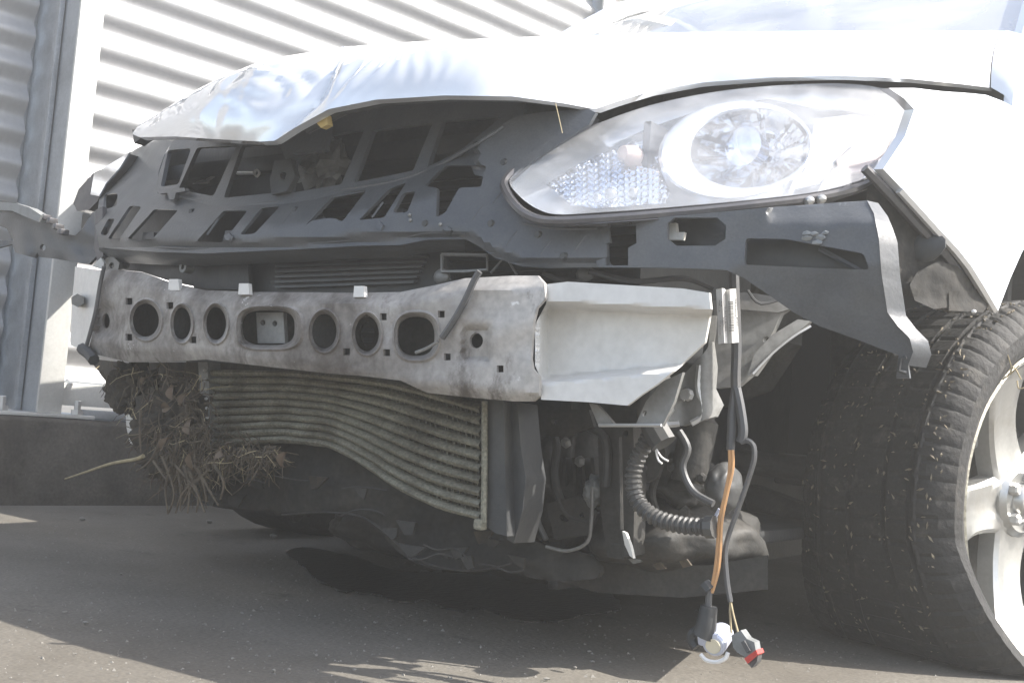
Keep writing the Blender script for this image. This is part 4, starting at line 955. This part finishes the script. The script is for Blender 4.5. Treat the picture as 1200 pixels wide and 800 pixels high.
def leaf(px, py, s, off):
    c = body(off)(px, py); a = R.uniform(0, 6.28); u = Vector((math.cos(a), R.uniform(-.4,.4), math.sin(a))).normalized(); w = u.cross(Vector((0,1,0))).normalized()
    V = []; F = []
    for i in range(7):
        t = i/6; wd = s*.32*math.sin(math.pi*t**.8)+.0004; b = c+u*s*(t-.5)+Vector((0,-.006*math.sin(t*3),0))
        V += [b-w*wd+Vector((0,-.006,0)), b, b+w*wd+Vector((0,-.004,0))]
    for i in range(6):
        for j in (0, 1): q = i*3+j; F.append([q, q+1, q+4, q+3])
    return fix(mesh('leaf', V, F))
LV = [(205,460,.035),(213,472,.04),(198,478,.03),(160,440,.035),(172,448,.03),(142,450,.03),(225,500,.04),(238,522,.045),(262,530,.04),(210,505,.05),(196,520,.035),(285,526,.03),(228,540,.04),(250,540,.035),(218,468,.03),(320,528,.035),(335,538,.03)]
for i, (x, y, s) in enumerate(LV[::2]):
    link('dead_leaf', leaf(x, y, s*.72, .0+.05*R.random()), 'leaf', label='curled brown dead leaf caught in the root clump', cat='leaf', group='dead leaves caught in the root clump')
link('white_shard', sheet([(147,478),(156,484),(164,492),(168,512),(160,526),(152,518),(148,500)], [], body(.17), (0,.02,0), step=6), 'white', label='broken white plastic piece behind the root clump', cat='plastic piece')
# twig bits on the tyre
for i, (x, y) in enumerate(((1175,445),(1184,438),(1192,446),(1188,434))):
    p = plane(WN, WC+WN*.11)(x, y); link('grass_wisp', tube(spline([p, p+Vector((R.gauss(0,.01), -.006, R.gauss(0,.012))), p+Vector((R.gauss(0,.02), -.004, R.gauss(0,.02)))], 4), .0011, 5), 'straw', label='wisp of dry grass stuck behind the wheel rim', cat='grass', group='grass wisps in the rim')
# grit on the ground
gr = []
for i in range(3000):
    if R.random() < .75: q = plane((0,0,1),(0,0,0))(R.uniform(-60,1260), R.uniform(600,830)**1.0)
    else: q = A(R.uniform(-2.5,2), R.uniform(-1.2,1.5), 0)
    s = R.uniform(.0006,.0017)*(1+max(0, R.gauss(0,.6))); a = R.uniform(0,6.28); u = A(math.cos(a), math.sin(a), 0); w = A(-math.sin(a), math.cos(a), 0)
    gr.append(([q-u*s, q+u*s*.7+w*s*.8, q+u*s*.6-w*s*.9, q+A(0,0,s*R.uniform(.5,1.1))], [[0,3,1],[1,3,2],[2,3,0]]))
link('grit', join(gr), 'stone', smooth=0, kind='stuff', label='fine grit scattered over the asphalt')
gz = plane((0,0,1), (0,0,.002))
ch = bpy.data.meshes.new('chip'); tmp = lump(Vector((0,0,0)), 1,.8,.6, 3, .3, 1); 
for i in range(46):
    x, y = R.uniform(0,760), R.uniform(612,796); s = R.uniform(.0012,.0034)
    if x > 560 and y < 700: continue
    o = link('stone_chip', tmp, 'stone', smooth=0, label='tiny pale stone chip lying on the dusty asphalt', cat='stone chip', group='stone chips scattered on the asphalt')
    o.location = gz(x, y)+Vector((0,0,s*.3)); o.scale = (s*R.uniform(.7,1.6), s*R.uniform(.7,1.4), s); o.rotation_euler = (0,0,R.uniform(0,6))
for x, y, s in ((96,609,.008),(320,629,.009),(245,612,.008)):
    o = link('stone_chip', tmp, 'stone', smooth=0); o.location = gz(x, y)+Vector((0,0,s*.3)); o.scale = (s*1.2, s, s)
    tag(o, {96:'dark flake lying alone near the kerb wall', 320:'largest pale stone on the dark patch below the undertray', 245:'pale stone on the ground under the hanging roots'}[x], 'stone')

# =================================================================== added haze volume imitating lens glare
hz = bpy.data.materials.new('glare_haze'); hz.use_nodes = True; hn = hz.node_tree.nodes; hn.remove(hn['Principled BSDF'])
pv = hn.new('ShaderNodeVolumePrincipled'); pv.inputs['Color'].default_value = (.96,.94,.88,1); pv.inputs['Density'].default_value = .035; pv.inputs['Anisotropy'].default_value = .35
hz.node_tree.links.new(pv.outputs[0], hn['Material Output'].inputs['Volume'])
link('haze', block(Vector((0,0,1.0)), 62, 62, 4.2, None, 0), hz, smooth=0, kind='stuff', label='thin added haze over the yard imitating lens glare')
